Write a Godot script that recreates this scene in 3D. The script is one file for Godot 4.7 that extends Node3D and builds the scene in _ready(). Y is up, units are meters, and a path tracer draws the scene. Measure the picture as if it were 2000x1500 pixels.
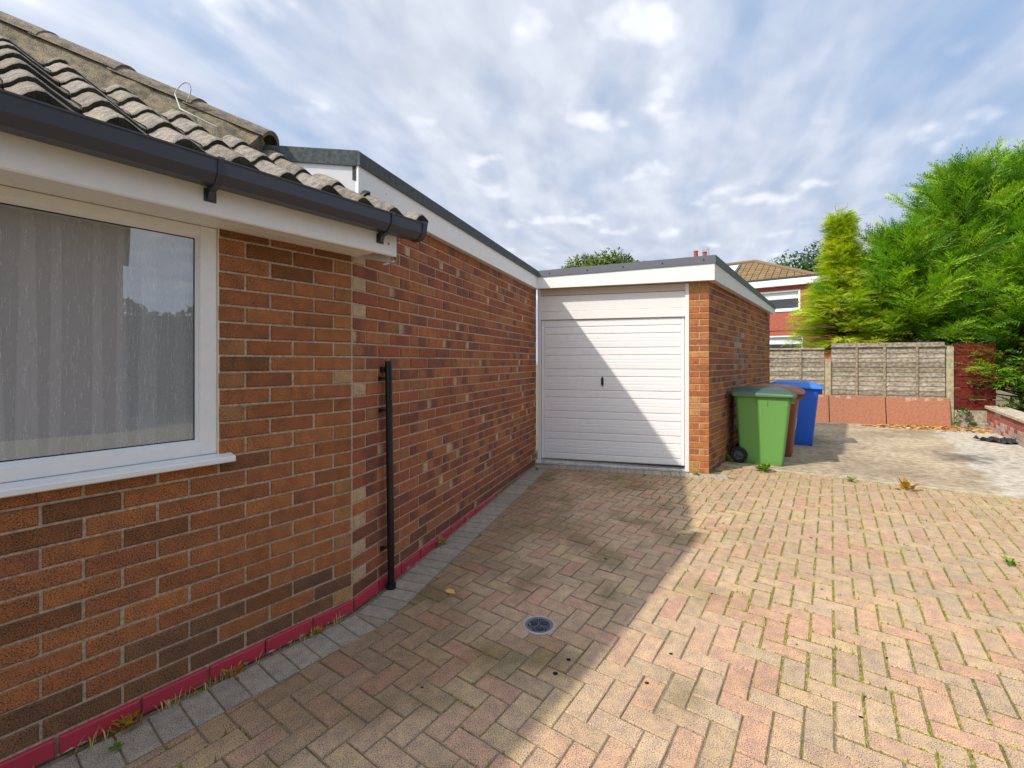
extends Node3D
# A brick bungalow with a flat roofed extension and garage, seen from the block paved drive.
# World: camera stands over the origin, x to the right, depth runs along -z, units are metres.

var rng := RandomNumberGenerator.new()
var M := {}          # materials by name
var used_names := {}
const CAM_H := 1.40
var J := Vector3(-0.893, 0, -2.516)      # joint between bungalow and extension
var AX_HOUSE := Vector3(0.6175, 0, -0.7866)
var AX_EXT := Vector3(0.3393, 0, -0.9407)
var GA := Vector3(0.313, 0, -5.86)       # inner corner at the garage door
var GB := Vector3(2.328, 0, -5.315)      # outer corner of the garage pier


# ---------------------------------------------------------------- mesh builder
class MB:
	var v := PackedVector3Array()
	var n := PackedVector3Array()
	var c := PackedColorArray()
	var t := PackedVector2Array()
	var col := Color(1, 1, 1)
	var uo := Vector2.ZERO
	var xf := Transform3D()

	func uvof(p: Vector3, nn: Vector3) -> Vector2:
		var a := nn.abs()
		if a.z >= a.x and a.z >= a.y:
			return Vector2(p.x, -p.y) + uo
		if a.x >= a.y:
			return Vector2(p.z, -p.y) + uo
		return Vector2(p.x, p.z) + uo

	func vert(p: Vector3, nn: Vector3, cc: Color, uv: Vector2) -> void:
		v.append(xf * p)
		n.append((xf.basis * nn).normalized())
		c.append(cc)
		t.append(uv)

	# counter-clockwise seen from outside
	func tri(a: Vector3, b: Vector3, d: Vector3) -> void:
		var nn := (b - a).cross(d - a).normalized()
		vert(a, nn, col, uvof(a, nn))
		vert(d, nn, col, uvof(d, nn))
		vert(b, nn, col, uvof(b, nn))

	func quad(a: Vector3, b: Vector3, d: Vector3, e: Vector3) -> void:
		tri(a, b, d)
		tri(a, d, e)

	func quadc(a: Vector3, b: Vector3, d: Vector3, e: Vector3, ca: Color, cb: Color, cd: Color, ce: Color) -> void:
		var nn := (b - a).cross(d - a).normalized()
		var pts := [a, d, b, a, e, d]
		var cs := [ca, cd, cb, ca, ce, cd]
		for i in 6:
			vert(pts[i], nn, cs[i], uvof(pts[i], nn))

	func tris(a: Vector3, b: Vector3, d: Vector3, na: Vector3, nb: Vector3, nd: Vector3, ua: Vector2, ub: Vector2, ud: Vector2) -> void:
		vert(a, na, col, ua)
		vert(d, nd, col, ud)
		vert(b, nb, col, ub)

	# box between two corners, edges chamfered by k
	func box(lo: Vector3, hi: Vector3, k := 0.0) -> void:
		if k <= 0.0:
			var p := [Vector3(lo.x, lo.y, lo.z), Vector3(hi.x, lo.y, lo.z), Vector3(hi.x, hi.y, lo.z), Vector3(lo.x, hi.y, lo.z),
				Vector3(lo.x, lo.y, hi.z), Vector3(hi.x, lo.y, hi.z), Vector3(hi.x, hi.y, hi.z), Vector3(lo.x, hi.y, hi.z)]
			quad(p[4], p[5], p[6], p[7])
			quad(p[1], p[0], p[3], p[2])
			quad(p[5], p[1], p[2], p[6])
			quad(p[0], p[4], p[7], p[3])
			quad(p[7], p[6], p[2], p[3])
			quad(p[0], p[1], p[5], p[4])
			return
		var q := {}
		for ix in 2:
			for iy in 2:
				for iz in 2:
					var s := Vector3(ix * 2 - 1, iy * 2 - 1, iz * 2 - 1)
					var w := Vector3(hi.x if ix else lo.x, hi.y if iy else lo.y, hi.z if iz else lo.z)
					q[[ix, iy, iz, 0]] = w - Vector3(0, s.y * k, s.z * k)
					q[[ix, iy, iz, 1]] = w - Vector3(s.x * k, 0, s.z * k)
					q[[ix, iy, iz, 2]] = w - Vector3(s.x * k, s.y * k, 0)
		quad(q[[0, 0, 1, 2]], q[[1, 0, 1, 2]], q[[1, 1, 1, 2]], q[[0, 1, 1, 2]])
		quad(q[[1, 0, 0, 2]], q[[0, 0, 0, 2]], q[[0, 1, 0, 2]], q[[1, 1, 0, 2]])
		quad(q[[1, 0, 1, 0]], q[[1, 0, 0, 0]], q[[1, 1, 0, 0]], q[[1, 1, 1, 0]])
		quad(q[[0, 0, 0, 0]], q[[0, 0, 1, 0]], q[[0, 1, 1, 0]], q[[0, 1, 0, 0]])
		quad(q[[0, 1, 1, 1]], q[[1, 1, 1, 1]], q[[1, 1, 0, 1]], q[[0, 1, 0, 1]])
		quad(q[[0, 0, 0, 1]], q[[1, 0, 0, 1]], q[[1, 0, 1, 1]], q[[0, 0, 1, 1]])
		var mid := (lo + hi) / 2.0
		for a in 2:
			for b in 2:
				face(q[[0, a, b, 1]], q[[1, a, b, 1]], q[[1, a, b, 2]], q[[0, a, b, 2]], mid)
				face(q[[a, 0, b, 0]], q[[a, 1, b, 0]], q[[a, 1, b, 2]], q[[a, 0, b, 2]], mid)
				face(q[[a, b, 0, 0]], q[[a, b, 1, 0]], q[[a, b, 1, 1]], q[[a, b, 0, 1]], mid)
				for e in 2:
					tri_out(q[[a, b, e, 0]], q[[a, b, e, 1]], q[[a, b, e, 2]], mid)

	# a quad or triangle turned so that it faces away from mid
	func face(a: Vector3, b: Vector3, d: Vector3, e: Vector3, mid: Vector3) -> void:
		if (b - a).cross(d - a).dot((a + d) / 2.0 - mid) >= 0.0:
			quad(a, b, d, e)
		else:
			quad(e, d, b, a)

	func tri_out(a: Vector3, b: Vector3, d: Vector3, mid: Vector3) -> void:
		if (b - a).cross(d - a).dot(a - mid) >= 0.0:
			tri(a, b, d)
		else:
			tri(d, b, a)

	# round tube along a path
	func tube(path: Array, r: float, sides := 10, caps := true, r2 := -1.0) -> void:
		var rings := []
		var norms := []
		for i in path.size():
			var d: Vector3 = (path[min(i + 1, path.size() - 1)] - path[max(i - 1, 0)]).normalized()
			var s := d.cross(Vector3.UP if absf(d.y) < 0.9 else Vector3.RIGHT).normalized()
			var u := s.cross(d).normalized()
			var rr := r if r2 < 0.0 else lerpf(r, r2, float(i) / maxf(1.0, path.size() - 1))
			var ring := []
			var nr := []
			for k in sides:
				var a := TAU * k / sides
				var o := s * cos(a) + u * sin(a)
				ring.append(path[i] + o * rr)
				nr.append(o)
			rings.append(ring)
			norms.append(nr)
		for i in path.size() - 1:
			for k in sides:
				var k2 := (k + 1) % sides
				var uv := Vector2(float(k) / sides * TAU * r, 0) + uo
				var ln: float = (path[i + 1] - path[i]).length()
				tris(rings[i][k], rings[i + 1][k2], rings[i][k2], norms[i][k], norms[i + 1][k2], norms[i][k2], uv, uv + Vector2(TAU * r / sides, ln), uv + Vector2(TAU * r / sides, 0))
				tris(rings[i][k], rings[i + 1][k], rings[i + 1][k2], norms[i][k], norms[i + 1][k], norms[i + 1][k2], uv, uv + Vector2(0, ln), uv + Vector2(TAU * r / sides, ln))
		if caps:
			for k in sides:
				var k2 := (k + 1) % sides
				tri(path[0], rings[0][k], rings[0][k2])
				var l := path.size() - 1
				tri(path[l], rings[l][k2], rings[l][k])

	# turned shape: profile of (radius, height) about the y axis
	func lathe(prof: Array, sides := 24) -> void:
		for i in prof.size() - 1:
			var a: Vector2 = prof[i]
			var b: Vector2 = prof[i + 1]
			var sl := Vector2(b.y - a.y, a.x - b.x).normalized()
			for k in sides:
				var p := TAU * k / sides
				var q := TAU * (k + 1) / sides
				var d0 := Vector3(cos(p), 0, -sin(p))
				var d1 := Vector3(cos(q), 0, -sin(q))
				var n0 := d0 * sl.x + Vector3(0, sl.y, 0)
				var n1 := d1 * sl.x + Vector3(0, sl.y, 0)
				var a0 := d0 * a.x + Vector3(0, a.y, 0)
				var a1 := d1 * a.x + Vector3(0, a.y, 0)
				var b0 := d0 * b.x + Vector3(0, b.y, 0)
				var b1 := d1 * b.x + Vector3(0, b.y, 0)
				if a.x > 0.0001:
					tris(a0, a1, b1, n0, n1, n1, Vector2(k, a.y), Vector2(k + 1, a.y), Vector2(k + 1, b.y))
				if b.x > 0.0001:
					tris(a0, b1, b0, n0, n1, n0, Vector2(k, a.y), Vector2(k + 1, b.y), Vector2(k, b.y))

	# closed rings of equal point counts joined into a skin; smooth across each ring
	func loft(rings: Array, cap_first := true, cap_last := true) -> void:
		var m: int = rings[0].size()
		var nn := []
		for i in rings.size():
			var row := []
			for k in m:
				var tg: Vector3 = rings[i][(k + 1) % m] - rings[i][(k - 1 + m) % m]
				var up: Vector3 = rings[min(i + 1, rings.size() - 1)][k] - rings[max(i - 1, 0)][k]
				row.append(tg.cross(up).normalized())
			nn.append(row)
		for i in rings.size() - 1:
			for k in m:
				var k2 := (k + 1) % m
				var a: Vector3 = rings[i][k]
				var b: Vector3 = rings[i][k2]
				var d: Vector3 = rings[i + 1][k2]
				var e: Vector3 = rings[i + 1][k]
				tris(a, b, d, nn[i][k], nn[i][k2], nn[i + 1][k2], uvof(a, nn[i][k]), uvof(b, nn[i][k]), uvof(d, nn[i][k]))
				tris(a, d, e, nn[i][k], nn[i + 1][k2], nn[i + 1][k], uvof(a, nn[i][k]), uvof(d, nn[i][k]), uvof(e, nn[i][k]))
		if cap_first:
			for k in range(1, m - 1):
				tri(rings[0][0], rings[0][k + 1], rings[0][k])
		if cap_last:
			var l: Array = rings[rings.size() - 1]
			for k in range(1, m - 1):
				tri(l[0], l[k], l[k + 1])

	# profile in (z, y), swept along x from x0 to x1; profile listed so that it turns outwards
	func extrude(prof: Array, x0: float, x1: float, caps := true) -> void:
		var m := prof.size()
		for i in m:
			var a: Vector2 = prof[i]
			var b: Vector2 = prof[(i + 1) % m]
			quad(Vector3(x0, a.y, a.x), Vector3(x1, a.y, a.x), Vector3(x1, b.y, b.x), Vector3(x0, b.y, b.x))
		if caps:
			var poly := PackedVector2Array(prof)
			var ix := Geometry2D.triangulate_polygon(poly)
			for i in range(0, ix.size(), 3):
				var p := [poly[ix[i]], poly[ix[i + 1]], poly[ix[i + 2]]]
				for s in [x0, x1]:
					var q := [Vector3(s, p[0].y, p[0].x), Vector3(s, p[1].y, p[1].x), Vector3(s, p[2].y, p[2].x)]
					tri_out(q[0], q[1], q[2], Vector3((x0 + x1) / 2.0, p[0].y, p[0].x))

	func mesh() -> ArrayMesh:
		var ar := []
		ar.resize(Mesh.ARRAY_MAX)
		ar[Mesh.ARRAY_VERTEX] = v
		ar[Mesh.ARRAY_NORMAL] = n
		ar[Mesh.ARRAY_COLOR] = c
		ar[Mesh.ARRAY_TEX_UV] = t
		var m := ArrayMesh.new()
		m.add_surface_from_arrays(Mesh.PRIMITIVE_TRIANGLES, ar)
		return m


func put(mb: MB, called: String, mat: String, parent: Node, label := "") -> MeshInstance3D:
	var o := MeshInstance3D.new()
	o.name = called
	o.mesh = mb.mesh()
	o.material_override = M[mat]
	parent.add_child(o, true)
	if label:
		o.set_meta("label", label)
	return o


func numbered(called: String) -> String:
	var k: int = used_names.get(called, 0)
	used_names[called] = k + 1
	return called if k == 0 else "%s_%03d" % [called, k]


func thing(called: String, label: String, category: String, at := Vector3.ZERO, group := "") -> Node3D:
	var o := Node3D.new()
	o.name = numbered(called)
	o.position = at
	add_child(o)
	tag(o, label, category, group)
	return o


func tag(o: Node, label: String, category: String, group := "", kind := "") -> void:
	if label:
		o.set_meta("label", label)
	if category:
		o.set_meta("category", category)
	if group:
		o.set_meta("group", group)
	if kind:
		o.set_meta("kind", kind)


func frame(o: Node3D, ax: Vector3) -> void:
	o.basis = Basis(ax, Vector3.UP, ax.cross(Vector3.UP))


func lin(r: float, g: float, b: float) -> Color:       # sRGB 0..255 to linear vertex colour
	return Color(r / 255.0, g / 255.0, b / 255.0).srgb_to_linear()


func jit(c: Color, a: float) -> Color:
	var k := 1.0 + rng.randf_range(-a, a)
	return Color(c.r * k * (1 + rng.randf_range(-a, a) * 0.25), c.g * k, c.b * k * (1 + rng.randf_range(-a, a) * 0.25))


func gy(x: float, d: float) -> float:                   # height of the drive
	return 0.085 * clampf((d - 2.2 + 0.45 * (x - 0.3)) / 3.2, 0.0, 1.0)


# ---------------------------------------------------------------- textures
func noise(freq: float, sd: int, oct := 3, kind := FastNoiseLite.TYPE_SIMPLEX_SMOOTH) -> FastNoiseLite:
	var f := FastNoiseLite.new()
	f.seed = sd
	f.frequency = freq
	f.noise_type = kind
	f.fractal_octaves = oct
	if oct <= 1:
		f.fractal_type = FastNoiseLite.FRACTAL_NONE
	return f


func bytes(freq: float, sd: int, size: int, oct := 3, kind := FastNoiseLite.TYPE_SIMPLEX_SMOOTH) -> PackedByteArray:
	var im := noise(freq, sd, oct, kind).get_seamless_image(size, size)
	im.convert(Image.FORMAT_L8)
	return im.get_data()


# granular stone-like texture: lo..hi brightness, light and dark grains, coarse mottling
func grain_tex(size: int, sd: int, fine: float, mottle: float, specks: float, pits: float, tint := Vector3(1, 1, 1), base := 0.86) -> Array:
	var a := bytes(0.33, sd, size, 2)
	var b := bytes(0.09, sd + 1, size, 3)
	var cc := bytes(0.016, sd + 2, size, 4)
	var e := bytes(0.22, sd + 3, size, 1)
	var out := PackedByteArray()
	out.resize(size * size * 3)
	var hgt := PackedByteArray()
	hgt.resize(size * size)
	for i in size * size:
		var f := (a[i] / 255.0 - 0.5)
		var m := (b[i] / 255.0 - 0.5)
		var g := (cc[i] / 255.0 - 0.5)
		var k := base + f * fine + m * mottle * 0.7 + g * mottle
		var h := 0.5 + f * 0.5 + m * 0.5
		var sp := e[i] / 255.0
		if sp > 0.70:
			k += specks * (sp - 0.70) * 3.4
		elif sp < 0.30:
			k -= pits * (0.30 - sp) * 3.4
			h -= 0.3 * (0.30 - sp) * 3.4
		k = clampf(k, 0.05, 1.0)
		var w := g * 0.25
		out[i * 3] = int(255.0 * clampf(k * (1.0 + w * tint.x), 0, 1))
		out[i * 3 + 1] = int(255.0 * clampf(k * (1.0 + w * tint.y), 0, 1))
		out[i * 3 + 2] = int(255.0 * clampf(k * (1.0 + w * tint.z), 0, 1))
		hgt[i] = int(255.0 * clampf(h, 0, 1))
	return [ImageTexture.create_from_image(Image.create_from_data(size, size, false, Image.FORMAT_RGB8, out)),
		ImageTexture.create_from_image(Image.create_from_data(size, size, false, Image.FORMAT_L8, hgt))]


func wood_tex(size: int, sd: int) -> Array:
	var f := noise(0.02, sd, 4)
	var g := noise(0.2, sd + 1, 2)
	var out := PackedByteArray()
	out.resize(size * size * 3)
	var hgt := PackedByteArray()
	hgt.resize(size * size)
	for y in size:
		for x in size:
			var p := f.get_noise_2d(x * 0.12, y * 1.6) * 0.6 + g.get_noise_2d(x * 0.12, y * 1.3) * 0.45
			var q := f.get_noise_2d(x * 0.7 + 900.0, y * 0.7)
			var k := clampf(0.80 + p * 0.30 + q * 0.22, 0.15, 1.0)
			var i := y * size + x
			out[i * 3] = int(255.0 * k)
			out[i * 3 + 1] = int(255.0 * clampf(k * (0.99 + q * 0.03), 0, 1))
			out[i * 3 + 2] = int(255.0 * clampf(k * (0.97 + q * 0.06), 0, 1))
			hgt[i] = int(255.0 * clampf(0.5 + p * 0.5, 0, 1))
	return [ImageTexture.create_from_image(Image.create_from_data(size, size, false, Image.FORMAT_RGB8, out)),
		ImageTexture.create_from_image(Image.create_from_data(size, size, false, Image.FORMAT_L8, hgt))]


func lace_tex(size: int) -> ImageTexture:
	var im := Image.create(size, size, false, Image.FORMAT_RGBA8)
	var r := RandomNumberGenerator.new()
	r.seed = 77
	for y in size:
		for x in size:
			var wv := 0.25 + 0.05 * float((x / 2 + y / 2) % 2) + 0.05 * r.randf()
			im.set_pixel(x, y, Color(0.90, 0.90, 0.91, wv))
	for k in 300:
		var x0 := r.randi_range(0, size - 3)
		var y0 := r.randi_range(0, size - 1)
		var parts := r.randi_range(1, 3)
		for q in parts:
			var ln := r.randi_range(4, 20)
			var a := r.randf_range(0.6, 0.95)
			for y in ln:
				im.set_pixel((x0 + q % 2) % size, (y0 + y) % size, Color(1, 1, 1, a))
				im.set_pixel((x0 + q % 2 + 1) % size, (y0 + y) % size, Color(1, 1, 1, a * 0.8))
			y0 = (y0 + ln + 3) % size
	return ImageTexture.create_from_image(im)


func mat(called: String, tex: Array = [], scale := 1.0, rough := 0.9, bump := 0.0, spec := 0.4) -> StandardMaterial3D:
	var m := StandardMaterial3D.new()
	m.resource_name = called
	m.vertex_color_use_as_albedo = true
	m.roughness = rough
	m.metallic_specular = spec
	m.cull_mode = BaseMaterial3D.CULL_DISABLED
	if tex.size():
		m.albedo_texture = tex[0]
		m.uv1_scale = Vector3(scale, scale, scale)
		if bump > 0.0:
			m.heightmap_enabled = true
			m.heightmap_texture = tex[1]
			m.heightmap_scale = bump
	M[called] = m
	return m


func make_materials() -> void:
	var t_brick := grain_tex(512, 11, 0.50, 0.13, 0.75, 0.70, Vector3(0.5, 0.2, -0.3), 0.82)
	var t_paver := grain_tex(512, 31, 0.50, 0.13, 0.60, 0.70, Vector3(0.3, 0.2, -0.2), 0.86)
	var t_conc := grain_tex(1024, 51, 0.34, 0.30, 0.25, 0.45, Vector3(0.3, 0.25, 0.1), 0.88)
	var t_smooth := grain_tex(512, 71, 0.012, 0.022, 0.0, 0.0, Vector3(0.1, 0.0, -0.1), 0.975)
	var t_felt := grain_tex(512, 91, 0.60, 0.20, 0.9, 0.6)
	var t_wood := wood_tex(512, 5)
	mat("brick", t_brick, 1.5, 0.92, 0.18)
	mat("mortar", t_conc, 3.0, 0.95, 0.10)
	mat("paver", t_paver, 1.7, 0.9, 0.2)
	mat("joint", t_conc, 2.5, 1.0, 0.3)
	mat("concrete", t_conc, 0.55, 0.93, 0.25)
	mat("slab", t_paver, 2.0, 0.92, 0.12)
	var t_tile := grain_tex(512, 111, 0.50, 0.34, 0.55, 0.75, Vector3(0.6, 0.3, -0.5), 0.84)
	mat("tile", t_tile, 2.4, 0.95, 0.3)
	mat("felt", t_felt, 4.0, 0.9, 0.3)
	mat("wood", t_wood, 1.6, 0.9, 0.15)
	mat("upvc", t_smooth, 1.5, 0.38, 0.0, 0.5)
	mat("paint", t_smooth, 1.2, 0.45, 0.02, 0.5)
	mat("gutter", t_smooth, 2.0, 0.36, 0.0, 0.5)
	mat("trim", t_smooth, 2.0, 0.6, 0.0, 0.4)
	mat("bin", t_smooth, 3.0, 0.42, 0.015, 0.5)
	mat("plain", [], 1.0, 0.8)
	mat("rubber", [], 1.0, 0.7)
	mat("metal", [], 1.0, 0.45, 0.0, 0.6)
	M.metal.metallic = 0.7
	mat("red_paint", t_smooth, 2.0, 0.5, 0.0)
	mat("earth", t_conc, 0.4, 1.0, 0.4)
	var leaf := mat("leaf", [], 1.0, 0.65, 0.0, 0.35)
	leaf.backlight_enabled = true
	leaf.backlight = Color(0.80, 0.88, 0.42)
	mat("bark", t_wood, 3.0, 0.95, 0.4)
	var g := StandardMaterial3D.new()
	g.resource_name = "glass"
	g.transparency = BaseMaterial3D.TRANSPARENCY_ALPHA
	g.albedo_color = Color(0.9, 0.95, 0.95, 0.04)
	g.roughness = 0.0
	g.metallic_specular = 0.5
	M.glass = g
	var gc := g.duplicate()
	gc.resource_name = "coated_glass"
	gc.metallic = 0.38
	gc.albedo_color = Color(0.93, 0.95, 0.96, 0.04)
	M.coated_glass = gc
	var net := StandardMaterial3D.new()
	net.resource_name = "net"
	net.transparency = BaseMaterial3D.TRANSPARENCY_ALPHA
	net.albedo_texture = lace_tex(512)
	net.uv1_scale = Vector3(2.0, 2.0, 2.0)
	net.roughness = 1.0
	net.cull_mode = BaseMaterial3D.CULL_DISABLED
	M.net = net


# ---------------------------------------------------------------- sky
func make_sky() -> Texture2D:
	var w := 2048
	var h := 1024
	var data := PackedFloat32Array()
	data.resize(w * h * 3)
	var f1 := noise(0.55, 3, 5)
	var f2 := noise(1.1, 9, 5)
	var fw := noise(0.6, 17, 3)
	var puff := noise(1.6, 23, 4)
	var sun_at := Vector3(-0.919, 1.0, 0.455).normalized()
	for y in h:
		var el := (0.5 - (y + 0.5) / h) * PI
		for x in w:
			var i := (y * w + x) * 3
			if el < -0.03:
				data[i] = 0.22
				data[i + 1] = 0.21
				data[i + 2] = 0.20
				continue
			var az := (x + 0.5) / w * TAU
			var ce := cos(el)
			var dir := Vector3(sin(az) * ce, sin(el), -cos(az) * ce)
			var up := maxf(dir.y, 0.0)
			var q := Vector2(dir.x, dir.z) / (up + 0.16)
			# long streaks that run away to the right of the garage
			var a := Vector2(q.x * 0.42 - q.y * 0.907, q.x * 0.907 + q.y * 0.42)
			var wx := fw.get_noise_2d(q.x * 0.8, q.y * 0.8)
			var s := f1.get_noise_2d(a.x * 0.55 + 3.0, a.y * 0.95 + wx * 0.35)
			var s2 := f2.get_noise_2d(a.x * 0.75 + 40.0 + wx * 0.3, a.y * 3.4 + wx * 0.7)
			var s3 := f2.get_noise_2d(a.x * 4.0 + 9.0, a.y * 6.0)
			var cov := clampf(0.60 + s * 0.72 + s2 * 0.40 + s3 * 0.13, 0.0, 1.0)
			cov = lerpf(cov, cov * cov * (3.0 - 2.0 * cov), 0.5)
			var pf := clampf((puff.get_noise_2d(q.x * 1.5 + 2.0, q.y * 1.9 + 9.0) + s3 * 0.35 - 0.33) * 2.6, 0.0, 1.0)
			cov = lerpf(cov, 0.80, pow(1.0 - up, 7.0) * 0.6)
			cov = clampf(cov + pf * 0.30, 0.0, 1.0)
			var blue := Vector3(0.132, 0.203, 0.322).lerp(Vector3(0.210, 0.268, 0.350), pow(1.0 - up, 4.0))
			var white := Vector3(0.298, 0.320, 0.370) + Vector3(0.10, 0.095, 0.08) * pf + Vector3.ONE * 0.045 * (s2 + s3)
			var col := blue.lerp(white, cov)
			var glow := maxf(dir.dot(sun_at), 0.0)
			col += Vector3(1.0, 0.97, 0.92) * (0.36 * pow(glow, 3.5) + 0.9 * pow(glow, 30.0))
			data[i] = col.x
			data[i + 1] = col.y
			data[i + 2] = col.z
	var im := Image.create_from_data(w, h, false, Image.FORMAT_RGBF, data.to_byte_array())
	return ImageTexture.create_from_image(im)


# ---------------------------------------------------------------- brickwork
func brick_shape(mb: MB, x0: float, x1: float, y0: float, y1: float, zf: float, dep: float, cols: Array, k := 0.004) -> void:
	mb.uo = Vector2(rng.randf() * 7.0, rng.randf() * 7.0)
	var zb := zf - dep
	var a := func() -> float: return rng.randf_range(-0.0012, 0.0012)
	var top := []
	var bot := []
	var nx := cols.size() - 1
	for i in nx + 1:
		var x := lerpf(x0 + k, x1 - k, float(i) / nx)
		top.append(Vector3(x, y1 - k + a.call(), zf + a.call() * 0.7))
		bot.append(Vector3(x, y0 + k + a.call(), zf + a.call() * 0.7))
	for i in nx:
		mb.quadc(bot[i], bot[i + 1], top[i + 1], top[i], cols[i], cols[i + 1], cols[i + 1], cols[i])
	var c := [Vector3(x0, y0, zf - k), Vector3(x1, y0, zf - k), Vector3(x1, y1, zf - k), Vector3(x0, y1, zf - k)]
	var b := [Vector3(x0, y0, zb), Vector3(x1, y0, zb), Vector3(x1, y1, zb), Vector3(x0, y1, zb)]
	mb.col = cols[0]
	mb.quad(c[0], bot[0], top[0], c[3])
	mb.quad(b[0], c[0], c[3], b[3])
	mb.col = cols[nx]
	mb.quad(bot[nx], c[1], c[2], top[nx])
	mb.quad(c[1], b[1], b[2], c[2])
	mb.col = cols[nx / 2]
	mb.quad(c[0], c[1], bot[nx], bot[0])
	mb.quad(top[0], top[nx], c[2], c[3])
	mb.quad(c[3], c[2], b[2], b[3])
	mb.quad(b[0], b[1], c[1], c[0])


func bond(x0: float, x1: float, r0: int, r1: int, y0: float, rh: float, pitch: float, off: float, holes: Array) -> Array:
	var out := []
	for r in range(r0, r1):
		var ya := y0 + r * rh + 0.005
		var yb := y0 + (r + 1) * rh - 0.005
		var segs := [[x0, x1]]
		for h in holes:
			if yb > h[2] + 0.01 and ya < h[3] - 0.01:
				var nxt := []
				for s in segs:
					if s[1] <= h[0] or s[0] >= h[1]:
						nxt.append(s)
						continue
					if s[0] < h[0]:
						nxt.append([s[0], h[0]])
					if s[1] > h[1]:
						nxt.append([h[1], s[1]])
				segs = nxt
		for s in segs:
			var st: float = off + (pitch / 2.0 if posmod(r, 2) == 1 else 0.0)
			var kk := int(floor((s[0] - st) / pitch))
			while st + kk * pitch < s[1]:
				var a: float = maxf(s[0], st + kk * pitch + 0.005)
				var b: float = minf(s[1], st + (kk + 1) * pitch - 0.005)
				if b - a > 0.03:
					out.append([a + rng.randf_range(-0.0015, 0.0015), b + rng.randf_range(-0.0015, 0.0015), ya + rng.randf_range(-0.001, 0.001), yb + rng.randf_range(-0.001, 0.001), r])
				kk += 1
	return out


# the nearest bricks as parts of their own, the rest as one part
func lay(wall: Node3D, list: Array, paint: Callable, most: int, called := "brick", m := "brick", proud := 0.0, dep := 0.09) -> void:
	var g := wall.global_transform
	var eye := Vector3(0, CAM_H, 0)
	for b in list:
		b.append((g * Vector3((b[0] + b[1]) / 2.0, (b[2] + b[3]) / 2.0, 0) - eye).length())
	list.sort_custom(func(p, q): return p[5] < q[5])
	var rest := MB.new()
	for i in list.size():
		var b: Array = list[i]
		var cols: Array = paint.call(b)
		var z := proud + rng.randf_range(-0.0018, 0.0018)
		if i < most:
			var mb := MB.new()
			brick_shape(mb, b[0], b[1], b[2], b[3], z, dep, cols)
			put(mb, called, m, wall)
		else:
			brick_shape(rest, b[0], b[1], b[2], b[3], z, dep, cols)
	if rest.v.size():
		var o := put(rest, called + "_courses", m, wall)
		o.set_meta("kind", "stuff")


func even(c: Color) -> Array:
	return [c, c]


func house_paint(b: Array) -> Array:
	var r: int = b[4]
	var pal := [lin(190, 124, 80), lin(182, 118, 76), lin(194, 127, 80), lin(178, 114, 76), lin(172, 110, 76), lin(186, 120, 80)]
	var c: Color = pal[rng.randi_range(0, 5)]
	if b[1] - b[0] < 0.13 and rng.randf() < 0.55:
		c = [lin(200, 156, 108), lin(190, 140, 94), lin(186, 132, 90), lin(208, 170, 126)][rng.randi_range(0, 3)]
	elif rng.randf() < 0.07:
		c = lin(148, 100, 68)
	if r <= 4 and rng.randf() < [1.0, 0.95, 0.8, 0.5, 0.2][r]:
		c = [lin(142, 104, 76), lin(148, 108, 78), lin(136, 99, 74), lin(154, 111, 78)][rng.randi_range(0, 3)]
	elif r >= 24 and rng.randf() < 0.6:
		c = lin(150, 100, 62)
	c = jit(c, 0.09)
	return [c, jit(c, 0.07), jit(c, 0.07), jit(c, 0.05)]


func ext_paint(b: Array) -> Array:
	var r: int = b[4]
	var pal := [lin(194, 120, 80), lin(186, 112, 76), lin(198, 126, 84), lin(178, 108, 76), lin(190, 128, 88), lin(184, 108, 80)]
	var c := jit(pal[rng.randi_range(0, 5)], 0.08)
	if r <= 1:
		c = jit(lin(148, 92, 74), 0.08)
	var dark := jit(lin(152, 98, 80), 0.08)
	var pale := jit(lin(226, 195, 158), 0.05)
	var k := rng.randf()
	if b[1] - b[0] < 0.13 and k < 0.4:
		return even(pale)
	if k < 0.07:
		return even(dark)
	if k < 0.24:
		return [c, c, dark, dark, c]
	if k < 0.40:
		return [dark, dark, c, c, c]
	if k < 0.45:
		return [c, c, c, c, c, pale, pale]
	if k < 0.50:
		return [pale, dark, dark, c, c]
	return [c, jit(c, 0.08), jit(c, 0.06)]


func garage_paint(_b: Array) -> Array:
	var pal := [lin(214, 139, 81), lin(206, 128, 76), lin(218, 146, 91), lin(196, 122, 79), lin(220, 160, 100)]
	var c := jit(pal[rng.randi_range(0, 4)], 0.08)
	if rng.randf() < 0.25:
		return [c, c, jit(lin(206, 118, 74), 0.06), c]
	return even(c)


func side_paint(b: Array) -> Array:
	var pal := [lin(190, 128, 79), lin(178, 113, 76), lin(186, 130, 84), lin(164, 107, 79), lin(194, 136, 81), lin(172, 107, 84)]
	var c := jit(pal[rng.randi_range(0, 5)], 0.10)
	var x: float = b[0]
	# worn and repaired band towards the middle of the wall
	if x > 1.15 and x < 1.9 and b[3] < 1.9 and rng.randf() < 0.6:
		c = jit([lin(180, 155, 139), lin(168, 120, 100), lin(194, 177, 158)][rng.randi_range(0, 2)], 0.08)
	elif x > 1.9 and x < 2.7 and rng.randf() < 0.7:
		c = jit(lin(204, 134, 74), 0.08)
	if rng.randf() < 0.18:
		return [c, jit(lin(128, 87, 79), 0.08), c]
	return even(c)


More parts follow.
